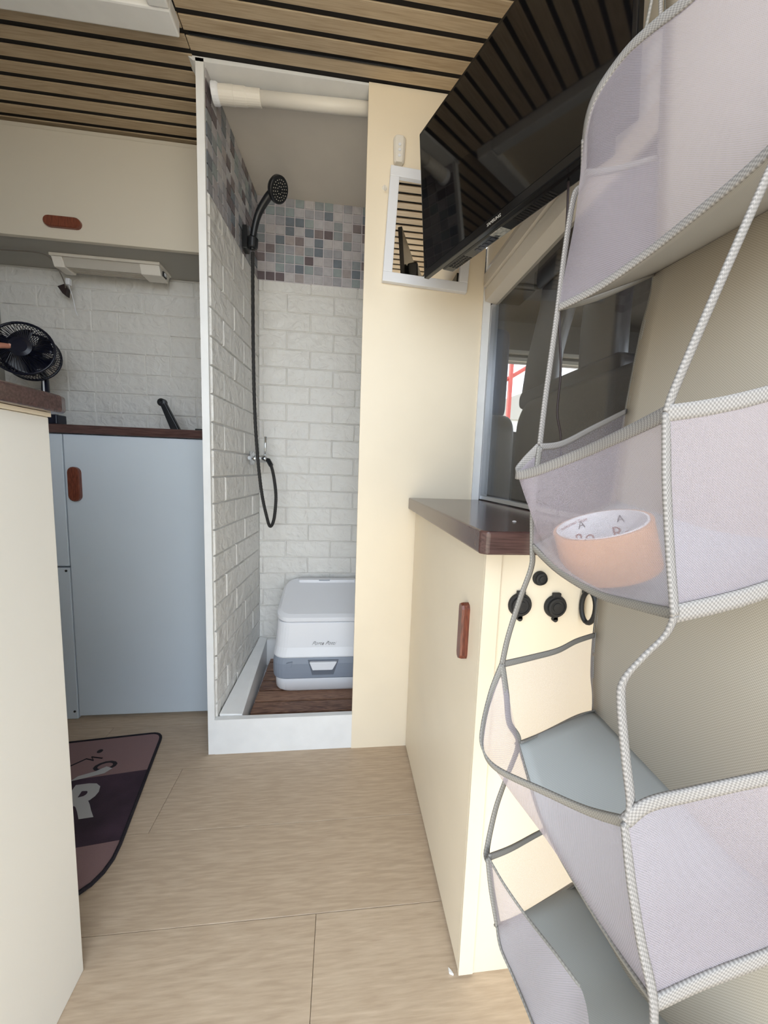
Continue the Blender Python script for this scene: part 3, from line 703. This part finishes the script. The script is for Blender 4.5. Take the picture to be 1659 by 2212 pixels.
text('lettering', 'Porta Potti', .0195, (-.053, 1.3155, .262), Matrix.Rotation(math.radians(90), 3, 'X'), M['inkb'], tl, shear=.6, extr=.0008, off=-.0006)
# toilet side wall strip (folded curtain hem) on the right
# shower head set
sh = thing('hand_shower', (-.34, 1.42, 1.69), 'black hand shower in its wall holder with hanging ribbed hose', 'shower head')
hp = smoothpath([(-.322,1.415,1.640),(-.316,1.405,1.690),(-.296,1.39,1.745),(-.262,1.37,1.785),(-.238,1.36,1.80)])
obj('handle', MB().tube(hp, [.0095+.004*min(1,i/len(hp)) for i in range(len(hp))], 14), M['black'], sh, smooth=True)
HN = Vector((.72, -.42, -.50)).normalized(); HC = Vector((-.226,1.352,1.800))
hd_ = obj('head', MB().disc(HC-HN*.010, HN, [(.012,-.012),(.030,-.006),(.038,.006),(.038,.016),(.034,.018)], 28), M['black'], sh, bevel=.0015)
hdn = MB()
a_ = Vector((0,0,1)); a_ = (a_-HN*a_.dot(HN)).normalized(); b_ = HN.cross(a_)
for rr_, n_ in ((.010, 8), (.019, 14), (.027, 20)):
    for k in range(n_):
        c = HC+HN*.0075+(a_*math.cos(2*PI*k/n_)+b_*math.sin(2*PI*k/n_))*rr_; hdn.disc(c, HN, [(.0014,0),(.0010,.002)], 6)
tag(obj('nozzles', hdn, M['diffuser'], hd_), None, None, None, 'stuff')
obj('wall_holder', MB().box(-.352, -.335, 1.395, 1.435, 1.635, 1.71), M['black'], sh, bevel=.003)
obj('holder_clip', MB().disc((-.322,1.412,1.645), (.1,-.15,1), [(.016,0),(.018,.004),(.018,.030),(.014,.034)], 20), M['black'], sh, bevel=.001)
hose = smoothpath([(-.322,1.418,1.635),(-.323,1.42,1.55),(-.322,1.42,1.3),(-.320,1.43,1.1),(-.312,1.44,.93),(-.300,1.45,.80),(-.284,1.455,.715),(-.270,1.455,.672),(-.256,1.458,.70),(-.250,1.465,.78),(-.258,1.475,.85),(-.272,1.485,.905),(-.290,1.50,.93)], 22)
hr = [.0064 if i % 2 else .0056 for i in range(len(hose))]
obj('hose', MB().tube(hose, hr, 10), M['rubber'], sh, smooth=False)
obj('hose_nut', MB().tube([(-.286,1.497,.927),(-.272,1.487,.905)], .009, 8), M['black'], sh)
mv = thing('shower_mixer', (-.32, 1.50, .93), 'chrome shower mixer tap with upright lever on the brick partition', 'tap')
obj('wall_flange', MB().disc((-.344,1.50,.93), (1,0,0), [(.026,0),(.026,.003),(.014,.009)], 24), M['chrome'], mv)
obj('body', MB().disc((-.344,1.50,.93), (1,0,0), [(.013,0),(.015,.01),(.015,.05),(.010,.055)], 20), M['chrome'], mv, bevel=.001)
obj('lever', MB().tube([(-.298,1.50,.935),(-.296,1.496,.97),(-.294,1.492,1.015)], [.004,.0035,.005], 8), M['chrome'], mv, smooth=True)
obj('cross_knob', MB().tube([(-.338,1.44,.905),(-.338,1.44,.955)], .005, 8).tube([(-.338,1.425,.93),(-.338,1.50,.93)], .007, 8), M['chrome'], mv)

# ------------------------------------------------------------------ panel things: mirror, remote, hook
mr = thing('wall_mirror', (.222, 1.10, 1.42), 'small rectangular mirror in a flat white frame on the cream panel', 'mirror')
def tilt(mb, c, ang):
    ca, sa = math.cos(ang), math.sin(ang); mb.v = [(c[0]+(x-c[0])*ca-(z-c[2])*sa, y, c[2]+(x-c[0])*sa+(z-c[2])*ca) for x, y, z in mb.v]; return mb
mc = (.232, 1.11, 1.573); an = math.radians(-2.6)
f = MB(); x0, x1, z0, z1, t = .108, .354, 1.424, 1.722, .026
f.box(x0,x1,1.098,1.1135,z0,z0+t).box(x0,x1,1.098,1.1135,z1-t,z1).box(x0,x0+t,1.098,1.1135,z0+t,z1-t).box(x1-t,x1,1.098,1.1135,z0+t,z1-t)
obj('frame', tilt(f, mc, an), M['plastic'], mr, bevel=.0015)
obj('mirror_glass', tilt(B(x0+t-.002,x1-t+.002,1.105,1.1125,z0+t-.002,z1-t+.002), mc, an), M['mirror'], mr)
rc = thing('wall_sensor', (.137, 1.10, 1.77), 'slim white plastic sensor with round buttons mounted above the mirror', 'sensor')
f = MB().rings([[(.137+sx*w_*1.0, 1.1135-d_, z) for sx, d_ in ((-1,0),(-1,.010),(-.6,.016),(.6,.016),(1,.010),(1,0))] for z, w_ in ((1.737,.011),(1.742,.014),(1.77,.016),(1.797,.0165),(1.803,.014))])
obj('body', f, M['oldplastic'], rc, bevel=.0015)
for z in (1.752, 1.766, 1.779): obj('button', MB().disc((.137,1.0975,z), (0,-1,0), [(.004,0),(.0035,.0015)], 12), M['plastic'], rc)
hk = thing('adhesive_hook', (.103, 1.11, 1.675), 'tiny clear adhesive hook left of the mirror', 'hook')
obj('plate', MB().disc((.101,1.1138,1.678), (0,-1,0), [(.007,0),(.006,.0015)], 14), M['oldplastic'], hk)
obj('hook', MB().tube(smoothpath([(.101,1.112,1.684),(.101,1.108,1.672),(.102,1.104,1.664),(.104,1.101,1.670)]), .0013, 6), M['oldplastic'], hk)

# ------------------------------------------------------------------ television
tv = thing('television', (.30, .74, 1.37), 'black flat-screen television angled on the bulkhead above the small cabinet', 'television')
BL = Vector((.190, .950, 1.371)); ang = math.radians(-21.5)
U = Vector((-math.sin(ang), -math.cos(ang), 0)); Nn = Vector((-math.cos(ang), math.sin(ang), 0)); UP = (Vector((0,0,1))+Nn*.10).normalized(); NN = U.cross(UP).normalized()
if NN.dot(Nn) < 0: NN = -NN
TWd, THt = .485, .309
def tvbox(u0, u1, v0, v1, d0, d1):
    P = lambda u, v, d: BL+U*u+UP*v+NN*d
    return MB().add([P(u0,v0,d0),P(u1,v0,d0),P(u1,v1,d0),P(u0,v1,d0),P(u0,v0,d1),P(u1,v0,d1),P(u1,v1,d1),P(u0,v1,d1)], [(0,3,2,1),(4,5,6,7),(0,1,5,4),(1,2,6,5),(2,3,7,6),(3,0,4,7)])
obj('bezel', tvbox(0, TWd, 0, THt, -.014, 0), M['tvblack'], tv, bevel=.002)
obj('screen', tvbox(.007, TWd-.007, .016, THt-.007, 0, .0006), M['screen'], tv)
bk = obj('rear_housing', tvbox(.05, TWd-.05, .0, THt*.72, -.050, -.0142), M['tvblack'], tv, bevel=.006)
for j in range(3):
    for i in range(9): obj('speaker_slot', tvbox(.072+i*.006, .075+i*.006, -.0005, .0, -.020-j*.009-.006, -.020-j*.009), M['backing'], bk)
for i in range(6): obj('port', tvbox(.150+i*.011, .157+i*.011, -.0006, .0, -.040, -.028), M['navy'], bk)
obj('sticker', tvbox(.205, .235, -.0006, 0, -.044, -.018), M['sticker'], bk)
for i in range(14): obj('speaker_slot', tvbox(.262+i*.006, .265+i*.006, -.0005, .0, -.042, -.020), M['backing'], bk)
text('lettering', 'SAMSUNG', .008, BL+U*.235+UP*.007+NN*.0003, Matrix((U, UP, NN)).transposed(), M['diffuser'], tv)
obj('wall_arm', MB().tube([BL+U*.24+UP*.18-NN*.05, Vector((.405, .76, 1.56))], .014, 8).box(.398, .4115, .70, .82, 1.50, 1.62), M['black'], tv)
cbl = thing('power_cable', (.36, .60, 1.16), 'thin dark cable hanging straight down from the television', 'cable')
obj('wire', MB().tube(smoothpath([(.352,.615,1.372),(.352,.61,1.30),(0.344, 0.6, 1.219),(0.348, 0.6, 1.148),(0.357, 0.6, 1.076),(0.357, 0.6, 1.008),(0.367, 0.6, 0.967),(.372,.60,.90),(.380,.61,.826)]), .0019, 8), M['wire'], cbl)

# ------------------------------------------------------------------ small cabinet on the right
rcb = thing('small_cabinet', (.34, .83, 0), 'cream low cabinet on the right with a tall side door', 'cabinet')
obj('body', B(.246, .448, .566, 1.112, 0, .786), M['cream'], rcb)
obj('front_panel', B(.2545, .448, .550, .5655, 0, .786), M['cream'], rcb, bevel=.001)
d = obj('door', B(.228, .2455, .552, 1.110, .006, .781), M['cream'], rcb, bevel=.002)
obj('handle', stadium(.228, .612, .622, .104, .020, .014, 'z', (-1,0,0), .004, 4), M['handle'], d)
obj('door_edge', B(.2275, .2535, .5455, .5515, .006, .779), M['cream'], d)
wt = MB(); wt.prism([(.197,.500,.790),(.205,.492,.790),(.450,.492,.790),(.4515,1.18,.790),(.434,1.18,.790),(.432,1.113,.790),(.205,1.113,.790)], (0,0,.032))
o = obj('small_worktop', MB().prism([(.197,.500,.787),(.206,.491,.787),(.4515,.491,.787),(.4515,1.104,.787),(.205,1.113,.787)], (0,0,.034)), M['brownedge'], None, bevel=.003, seg=3)
tag(o, 'dark brown glossy worktop on the cream right-hand cabinet', 'worktop')
ch = obj('paint_chip', MB().disc((.296,.60,.8213), (0,0,1), [(.004,0),(.002,.0015)], 5), M['white']); tag(ch, 'tiny white paint chip on the small brown worktop', 'debris')
ch = obj('paint_chip', MB().prism([(0.213, 0.56, 0),(0.217, 0.556, 0),(0.22, 0.55, 0),(0.213, 0.553, 0)], (0,0,.004)), M['white']); tag(ch, 'small white paint chip on the plank floor beside the cream cabinet', 'debris')
def socket(cx, cz, r, label, name, tabs=True):
    t = thing(name, (cx, .548, cz), label, 'socket' if tabs else 'button')
    obj('rim', MB().disc((cx,.5498,cz), (0,-1,0), [(r,0),(r,.003),(r*.93,.006),(r*.80,.006)], 32), M['rubber'], t, bevel=.0006)
    obj('cap', MB().disc((cx,.5435,cz), (0,-1,0), [(r*.78,0),(r*.78,.003),(r*.62,.0036),(r*.60,.0022),(r*.40,.0022),(r*.38,.0036),(.002,.004)], 32), M['rubber'], t)
    if tabs:
        obj('hinge_tab', MB().box(cx-r*.36, cx+r*.36, .5435, .5495, cz+r*.80, cz+r*1.22), M['rubber'], t, bevel=.0015)
        obj('pull_tab', MB().disc((cx, .5495, cz-r*1.12), (0,-1,0), [(r*.22,0),(r*.22,.006)], 16).box(cx-r*.2, cx+r*.2, .5435, .5495, cz-r*1.12, cz-r*.8), M['rubber'], t)
    return t
socket(.290, .693, .0195, 'left round black power socket with chipped rim on the cream cabinet', 'power_socket')
socket(.351, .690, .0190, 'right round black power socket on the cream cabinet beside the black ring', 'power_socket')
socket(.3205, .737, .0118, 'small plain round black button above the two power sockets', 'push_button', False)
rg_ = thing('ring_pull', (.398, .54, .695), 'black oval ring standing out beside the power sockets', 'ring')
obj('ring', MB().tube([(.400+.0035*math.cos(2*PI*k/24), .535-.012*math.cos(2*PI*k/24), .693+.026*math.sin(2*PI*k/24)) for k in range(25)], .0040, 8, cap=False), M['black'], rg_, smooth=True)
obj('ring_base', MB().box(.396, .404, .541, .5495, .712, .724), M['black'], rg_, bevel=.001)

# ------------------------------------------------------------------ hanging organiser
og = thing('hanging_organizer', (.30, .30, .20), 'grey and lilac mesh hanging organiser with sagging pockets in the right foreground', 'organizer')
WIDE = .0040; SLIM = .0028
def ribbon(name, pts, wd, m, side=(0,0,1), n=8, flat=.0009, parent=og):
    P = smoothpath(pts, n); mb = MB(); rows = []
    L_ = []; top = []; 
    a = Vector(side)
    R = []
    for i, p in enumerate(P):
        t = (P[min(i+1,len(P)-1)]-P[max(i-1,0)]).normalized(); s = a - t*a.dot(t)
        s = s.normalized() if s.length > 1e-4 else Vector((0,1,0)); R.append((p, s))
    rows = [[p+s*wd*k for p, s in R] for k in (-1, -.33, .33, 1)]
    o = obj(name, mb.grid(rows), m, parent, smooth=True, solid=.0016)
    return o
def wall(name, top, bot, m, bulge=None, n=22, k=9):
    T_ = resample(smoothpath(top, 6), n); B_ = resample(smoothpath(bot, 6), n); rows = []
    bu = Vector(bulge) if bulge else Vector((0,0,0))
    for i in range(k):
        t = i/(k-1); rows.append([a.lerp(b, t)+bu*math.sin(PI*t)*math.sin(PI*j/(n-1)) for j, (a, b) in enumerate(zip(T_, B_))])
    return obj(name, MB().grid(rows), m, og, smooth=True)
def patch(name, e0, e1, m, n=14, k=10, sag=0, solid=.0018):
    A = resample(smoothpath(e0, 5), n); C_ = resample(smoothpath(e1, 5), n)
    rows = [[a.lerp(b, i/(k-1))+Vector((0,0,-sag*math.sin(PI*i/(k-1))*math.sin(PI*j/(n-1)))) for j, (a, b) in enumerate(zip(A, C_))] for i in range(k)]
    return obj(name, MB().grid(rows), m, og, smooth=True, solid=solid)
# back panel: far edge / near edge
farE = [(0.3736, 0.4807, 1.604), (0.3701, 0.4597, 1.4126), (0.3666, 0.4448, 1.2758), (0.3645, 0.4303, 1.1445), (0.3503, 0.424, 1.0729), (0.3348, 0.4157, 0.9822), (0.3178, 0.4038, 0.8585), (0.3042, 0.3913, 0.7323), (0.3011, 0.3849, 0.6721), (0.3038, 0.3794, 0.6257), (0.2945, 0.3691, 0.5242), (0.2864, 0.3588, 0.4228), (0.2871, 0.3467, 0.3162), (0.2895, 0.3342, 0.207)]
nearE = [(x+.005, y-.225, z) for x, y, z in farE]
patch('back_panel', farE, nearE, M['back'], n=50, k=14)
ribbon('edge_binding', farE, SLIM, M['binddark'], (0,1,0))
# --- tier A
A_fb = (0.3645, 0.4303, 1.1445); A_ff = (0.1881, 0.329, 1.0496)
A_bot = [A_ff, (0.2023, 0.2973, 1.0531), (0.2143, 0.2614, 1.0619), (0.2187, 0.2312, 1.0679), (0.221, 0.2061, 1.0726), (0.2231, 0.1863, 1.0787)]
A_nb = (A_fb[0]+.004, A_fb[1]-.225, A_fb[2]-.01)
A_rim = [(0.2088, 0.3399, 1.1693), (0.1987, 0.3278, 1.1863), (0.1963, 0.315, 1.2046), (0.2024, 0.2952, 1.2153), (0.2069, 0.2741, 1.2128), (0.2139, 0.2418, 1.2029), (0.2321, 0.1995, 1.2065)]
wall('mesh_front', A_rim, A_bot, M['net'], (-.010, 0, 0), n=30, k=12)
wall('mesh_side', [A_rim[0], (0.276, 0.3934, 1.2196), (0.3643, 0.4457, 1.2811)], [A_ff, (0.2645, 0.38, 1.0881), A_fb], M['netfar'])
wall('mesh_side', [A_rim[-1], (0.3312, 0.2002, 1.2257)], [A_bot[-1], A_nb], M['net'])
patch('shelf', [A_ff, A_bot[1], A_bot[2], A_bot[3], A_bot[4], A_bot[5]], [A_fb, (A_fb[0]+.001, A_fb[1]-.05, A_fb[2]-.002), (A_fb[0]+.002, A_fb[1]-.10, A_fb[2]-.004), (A_fb[0]+.003, A_fb[1]-.15, A_fb[2]-.006), (A_fb[0]+.004, A_fb[1]-.19, A_fb[2]-.008), A_nb], M['under'], sag=.004)
ribbon('rim_binding', A_rim, .0042, M['bind'], (0,.5,1))
ribbon('rim_binding', [A_rim[0], (0.276, 0.3934, 1.2196), (0.3643, 0.4457, 1.2811)], SLIM, M['binddark'])
ribbon('shelf_binding', A_bot, .0030, M['bind'])
ribbon('shelf_binding', [A_ff, (0.2645, 0.38, 1.0881), A_fb], SLIM, M['binddark'])
ribbon('corner_strap', [A_rim[1], (0.2073, 0.3392, 1.161), (0.2002, 0.3386, 1.1485), (0.1938, 0.3345, 1.1052), A_ff, (0.1836, 0.3251, 1.0105), (0.1788, 0.3211, 0.9693), (0.1748, 0.3169, 0.9274)], SLIM, M['bind'], (.9,.4,0))
# hanging tapes at the top
ribbon('hanging_strap', [(0.2451, 0.3209, 1.3089), (0.2447, 0.3274, 1.276), (0.2489, 0.3368, 1.2741)], .0010, M['binddark'], (.9,.4,0))
ribbon('hanging_strap', [(0.2977, 0.3847, 1.3908), (0.2984, 0.3786, 1.3371)], .0025, M['bind'], (.9,.4,0))
# --- tier B (holds the tape)
B_ff = (0.1748, 0.3167, 0.9261); B_fb = (0.3343, 0.4155, 0.9805); B_nf = (0.1649, 0.177, 0.9343)
B_rim = [B_ff, (0.1612, 0.3167, 0.9113), (0.1525, 0.3115, 0.9012), (0.1585, 0.2958, 0.9032), (0.1713, 0.2553, 0.9167), (0.1704, 0.211, 0.9274), B_nf]
B_side = [B_ff, (0.2066, 0.3339, 0.9315), (0.2613, 0.3703, 0.9522), B_fb]
B_near = [B_nf, (0.1933, 0.1793, 0.9397), (0.2277, 0.1813, 0.9487), (0.3295, 0.193, 0.9782)]
B_bf = (0.1702, 0.3074, 0.8378)
B_bot = [B_bf, (0.1785, 0.2795, 0.8236), (0.1834, 0.2378, 0.8181), (0.1782, 0.1986, 0.8246), (0.1707, 0.1649, 0.8323)]
B_bn = [(0.1707, 0.1649, 0.8323), (0.2004, 0.167, 0.8372), (0.23, 0.1693, 0.8439), (0.3319, 0.1805, 0.8689)]
B_bb = (0.3322, 0.4041, 0.8765)
wall('mesh_front', B_rim, B_bot, M['net'], (-.004, 0, 0), n=30, k=12)
wall('mesh_side', B_side, [B_bf, (0.2202, 0.3434, 0.8497), B_bb], M['netfar'])
wall('mesh_side', B_near, B_bn, M['net'], (-.003, 0, 0))
patch('shelf', B_bot, [B_bb, (B_bb[0], B_bb[1]-.06, B_bb[2]), (B_bb[0]+.002, B_bb[1]-.12, B_bb[2]-.004), (B_bb[0]+.004, B_bb[1]-.18, B_bb[2]-.006), B_bn[-1]], M['shelf'], sag=.034)
ribbon('rim_binding', B_rim, .0040, M['bind'])
ribbon('rim_binding', B_side, SLIM, M['bind'])
ribbon('rim_binding', B_near, .0042, M['bind'])
ribbon('shelf_binding', B_bot, .0030, M['binddark'], (-.3,0,1))
ribbon('shelf_binding', B_bn, .0048, M['bind'])
ribbon('shelf_binding', [B_bf, (0.2202, 0.3434, 0.8497), B_bb], SLIM, M['binddark'])
ribbon('corner_strap', [B_ff, (0.1701, 0.312, 0.8788), B_bf, (0.1698, 0.3054, 0.8194), (0.1605, 0.3033, 0.7916), (0.1506, 0.3007, 0.7572), (0.1458, 0.2985, 0.7332)], SLIM, M['binddark'], (.9,.4,0))
ribbon('corner_strap', [A_bot[-1], (0.213, 0.1849, 1.0559), (0.1908, 0.1815, 1.002), (0.1697, 0.1781, 0.9493), B_nf], .0030, M['bind'], (.9,.4,0))
ribbon('corner_strap', [B_nf, (0.1648, 0.1721, 0.8996), (0.1675, 0.1676, 0.8621), (0.1696, 0.163, 0.8321)], .0034, M['bind'], (.9,.4,0))
ribbon('corner_strap', [(0.1696, 0.163, 0.8321), (0.1669, 0.1641, 0.8213), (0.1558, 0.1641, 0.8096), (0.1462, 0.1639, 0.7974), (0.145, 0.1627, 0.7856), (0.148, 0.1592, 0.7574), (0.1509, 0.1563, 0.735), (0.1482, 0.1557, 0.7267)], .0030, M['bind'], (.9,.4,0))
# --- tier C
C_ff = (0.1458, 0.2984, 0.7324); C_fb = (0.3024, 0.3895, 0.7148)
C_nf = (0.1482, 0.1556, 0.7255)
C_side = [C_ff, (0.188, 0.3231, 0.7249), (0.2272, 0.3433, 0.7208), (0.2621, 0.3645, 0.7201), C_fb]
C_rim = [C_ff, (0.1341, 0.2921, 0.7084), (0.122, 0.2762, 0.69), (0.1185, 0.2652, 0.6782), (0.1242, 0.249, 0.6748), (0.1419, 0.2129, 0.6881), (0.1497, 0.1833, 0.7035), C_nf]
C_near = [C_nf, (0.1598, 0.1552, 0.7346), (0.1857, 0.1574, 0.7364), (0.2322, 0.1578, 0.7426), (0.3346, 0.1664, 0.746)]
C_bf = (0.1617, 0.2888, 0.6633); C_bb = (0.3038, 0.3794, 0.6257)
C_bot = [C_bf, (0.161, 0.2671, 0.649), (0.1645, 0.2438, 0.6261), (0.1683, 0.2121, 0.618), (0.1688, 0.1769, 0.6204), (0.1649, 0.1433, 0.6333)]
C_bn = [C_bot[-1], (0.1951, 0.1455, 0.6393), (0.2343, 0.1468, 0.647), (0.3365, 0.1561, 0.6559)]
C_bback = [C_bb, (0.3083, 0.3226, 0.6208), (0.3119, 0.2763, 0.6177), (0.3151, 0.2045, 0.6137), C_bn[-1]]
wall('mesh_front', C_rim, C_bot, M['net'], (-.002, 0, 0), n=30, k=12)
wall('mesh_side', C_side, [C_bf, (0.2086, 0.322, 0.647), (0.2729, 0.3635, 0.6324), C_bb], M['netfar'])
wall('mesh_side', C_near, C_bn, M['net'], (-.003, 0, 0))
patch('shelf', C_bot, C_bback, M['shelf'], n=20, k=12, sag=.002)
ribbon('rim_binding', C_side, SLIM, M['binddark'])
ribbon('rim_binding', C_rim, SLIM, M['binddark'], (-.4,0,1))
ribbon('rim_binding', C_near, .0040, M['bind'])
ribbon('shelf_binding', C_bot, .0030, M['binddark'], (-.5,.3,1))
ribbon('shelf_binding', C_bn, .0050, M['bind'])
ribbon('shelf_binding', [C_bf, (0.2086, 0.322, 0.647), (0.2729, 0.3635, 0.6324), C_bb], .0040, M['binddark'], (.3,-.5,.5))
ribbon('shelf_binding', C_bback, .0030, M['binddark'], (-.6,0,.3))
ribbon('corner_strap', [C_ff, (0.1501, 0.295, 0.7059), (0.1531, 0.2919, 0.6814), C_bf, (0.1578, 0.2994, 0.6178), (0.149, 0.2973, 0.5896), (0.14, 0.2897, 0.558), (0.1374, 0.2799, 0.5578)], SLIM, M['binddark'], (.9,.4,0))
ribbon('corner_strap', [C_nf, (0.1511, 0.151, 0.6972), (0.1573, 0.1467, 0.6645), (0.1632, 0.1418, 0.6361), (0.1646, 0.1398, 0.6021)], .0030, M['bind'], (.9,.4,0))
# --- tier D
D_ff = (0.1373, 0.2803, 0.5611); D_fb = (0.2885, 0.3674, 0.5022)
D_side = [D_ff, (0.1695, 0.3, 0.545), (0.2239, 0.3363, 0.5191), D_fb]
D_rim = [D_ff, (0.1453, 0.2633, 0.5535), (0.156, 0.246, 0.5461), (0.1655, 0.2198, 0.5483), (0.1737, 0.2033, 0.5455), (0.1724, 0.1932, 0.5438), (0.1621, 0.1687, 0.5405), (0.1519, 0.1365, 0.5592)]
D_bf = (0.1472, 0.2724, 0.5008); D_bb = (0.2859, 0.3586, 0.4211)
D_bot = [D_bf, (0.1464, 0.2615, 0.4931), (0.1507, 0.2452, 0.488), (0.153, 0.2197, 0.4885), (0.1557, 0.1786, 0.4861), (0.1507, 0.1309, 0.5072)]
D_back = [D_bb, (0.3048, 0.3147, 0.4106), (0.3157, 0.2725, 0.4073), (0.2985, 0.1903, 0.4689), (0.3398, 0.1389, 0.5056)]
wall('mesh_front', D_rim, D_bot, M['net'], (-.002, 0, 0), n=30, k=12)
wall('mesh_side', D_side, [D_bf, (0.1919, 0.3036, 0.4648), D_bb], M['netfar'])
patch('shelf', D_bot, D_back, M['shelf'], n=20, k=12)
ribbon('rim_binding', D_side, SLIM, M['binddark'])
ribbon('rim_binding', D_rim[:5], .0012, M['binddark'], (-.4,0,1))
ribbon('shelf_binding', D_bot, SLIM, M['binddark'], (-.5,0,.6))
ribbon('shelf_binding', [D_bf, (0.1919, 0.3036, 0.4648), D_bb], .0040, M['binddark'], (.3,-.5,.5))
ribbon('shelf_binding', D_back, .0030, M['binddark'], (-.6,0,.3))
ribbon('corner_strap', [D_ff, (0.1408, 0.2768, 0.5334), D_bf], SLIM, M['binddark'], (.9,.4,0))

# packing tape in pocket B
TC = Vector((0.2221, 0.2837, 0.8434))
TA = Vector((-.36, -.02, 1)).normalized()
tpz = thing('packing_tape', tuple(TC), 'roll of tan packing tape lying in the mesh pocket of the organiser', 'tape')
n = 48; ta = Vector((0,1,0)); ta = (ta-TA*ta.dot(TA)).normalized(); tb_ = TA.cross(ta); RO, RI, HH = .037, .0325, .020
def trg(r, h): return [TC+TA*h+(ta*math.cos(2*PI*k/n)+tb_*math.sin(2*PI*k/n))*r for k in range(n)]
obj('tape_roll', MB().rings([trg(RI+.0018,-HH), trg(RO,-HH), trg(RO,HH), trg(RI+.0018,HH), trg(RI+.0018,-HH)], True, False), M['tape'], tpz, smooth=False, bevel=.0006)
co = obj('card_core', MB().rings([trg(RI,-HH), trg(RI+.0016,-HH), trg(RI+.0016,HH+.0004), trg(RI,HH+.0004), trg(RI,-HH)], True, False), M['core'], tpz)
# printing inside the core, curved along it
def coretext(body, ang0, hgt, size, m, flip=1):
    cu = bpy.data.curves.new('t', 'FONT'); cu.body = body; cu.size = size; cu.align_x = 'CENTER'; cu.align_y = 'CENTER'
    t = bpy.data.objects.new('tmp', cu); COL.objects.link(t)
    me = bpy.data.meshes.new_from_object(t.evaluated_get(bpy.context.evaluated_depsgraph_get())); bpy.data.objects.remove(t)
    for v in me.vertices:
        a = ang0 + flip*v.co.x/RI; v.co = TC+TA*(hgt+v.co.y)+(ta*math.cos(a)+tb_*math.sin(a))*(RI-.0003)
    me.materials.clear(); me.materials.append(m)
    o = bpy.data.objects.new('printing', me); COL.objects.link(o); o.parent = co
for a in (.9, -.1, -1.1): coretext('Ro', a, -.001, .016, M['ink'], -1); coretext('A', a, .0125, .010, M['inkb'], -1)
coretext('Professional Tape', .2, .0165, .0045, M['ink'], -1)
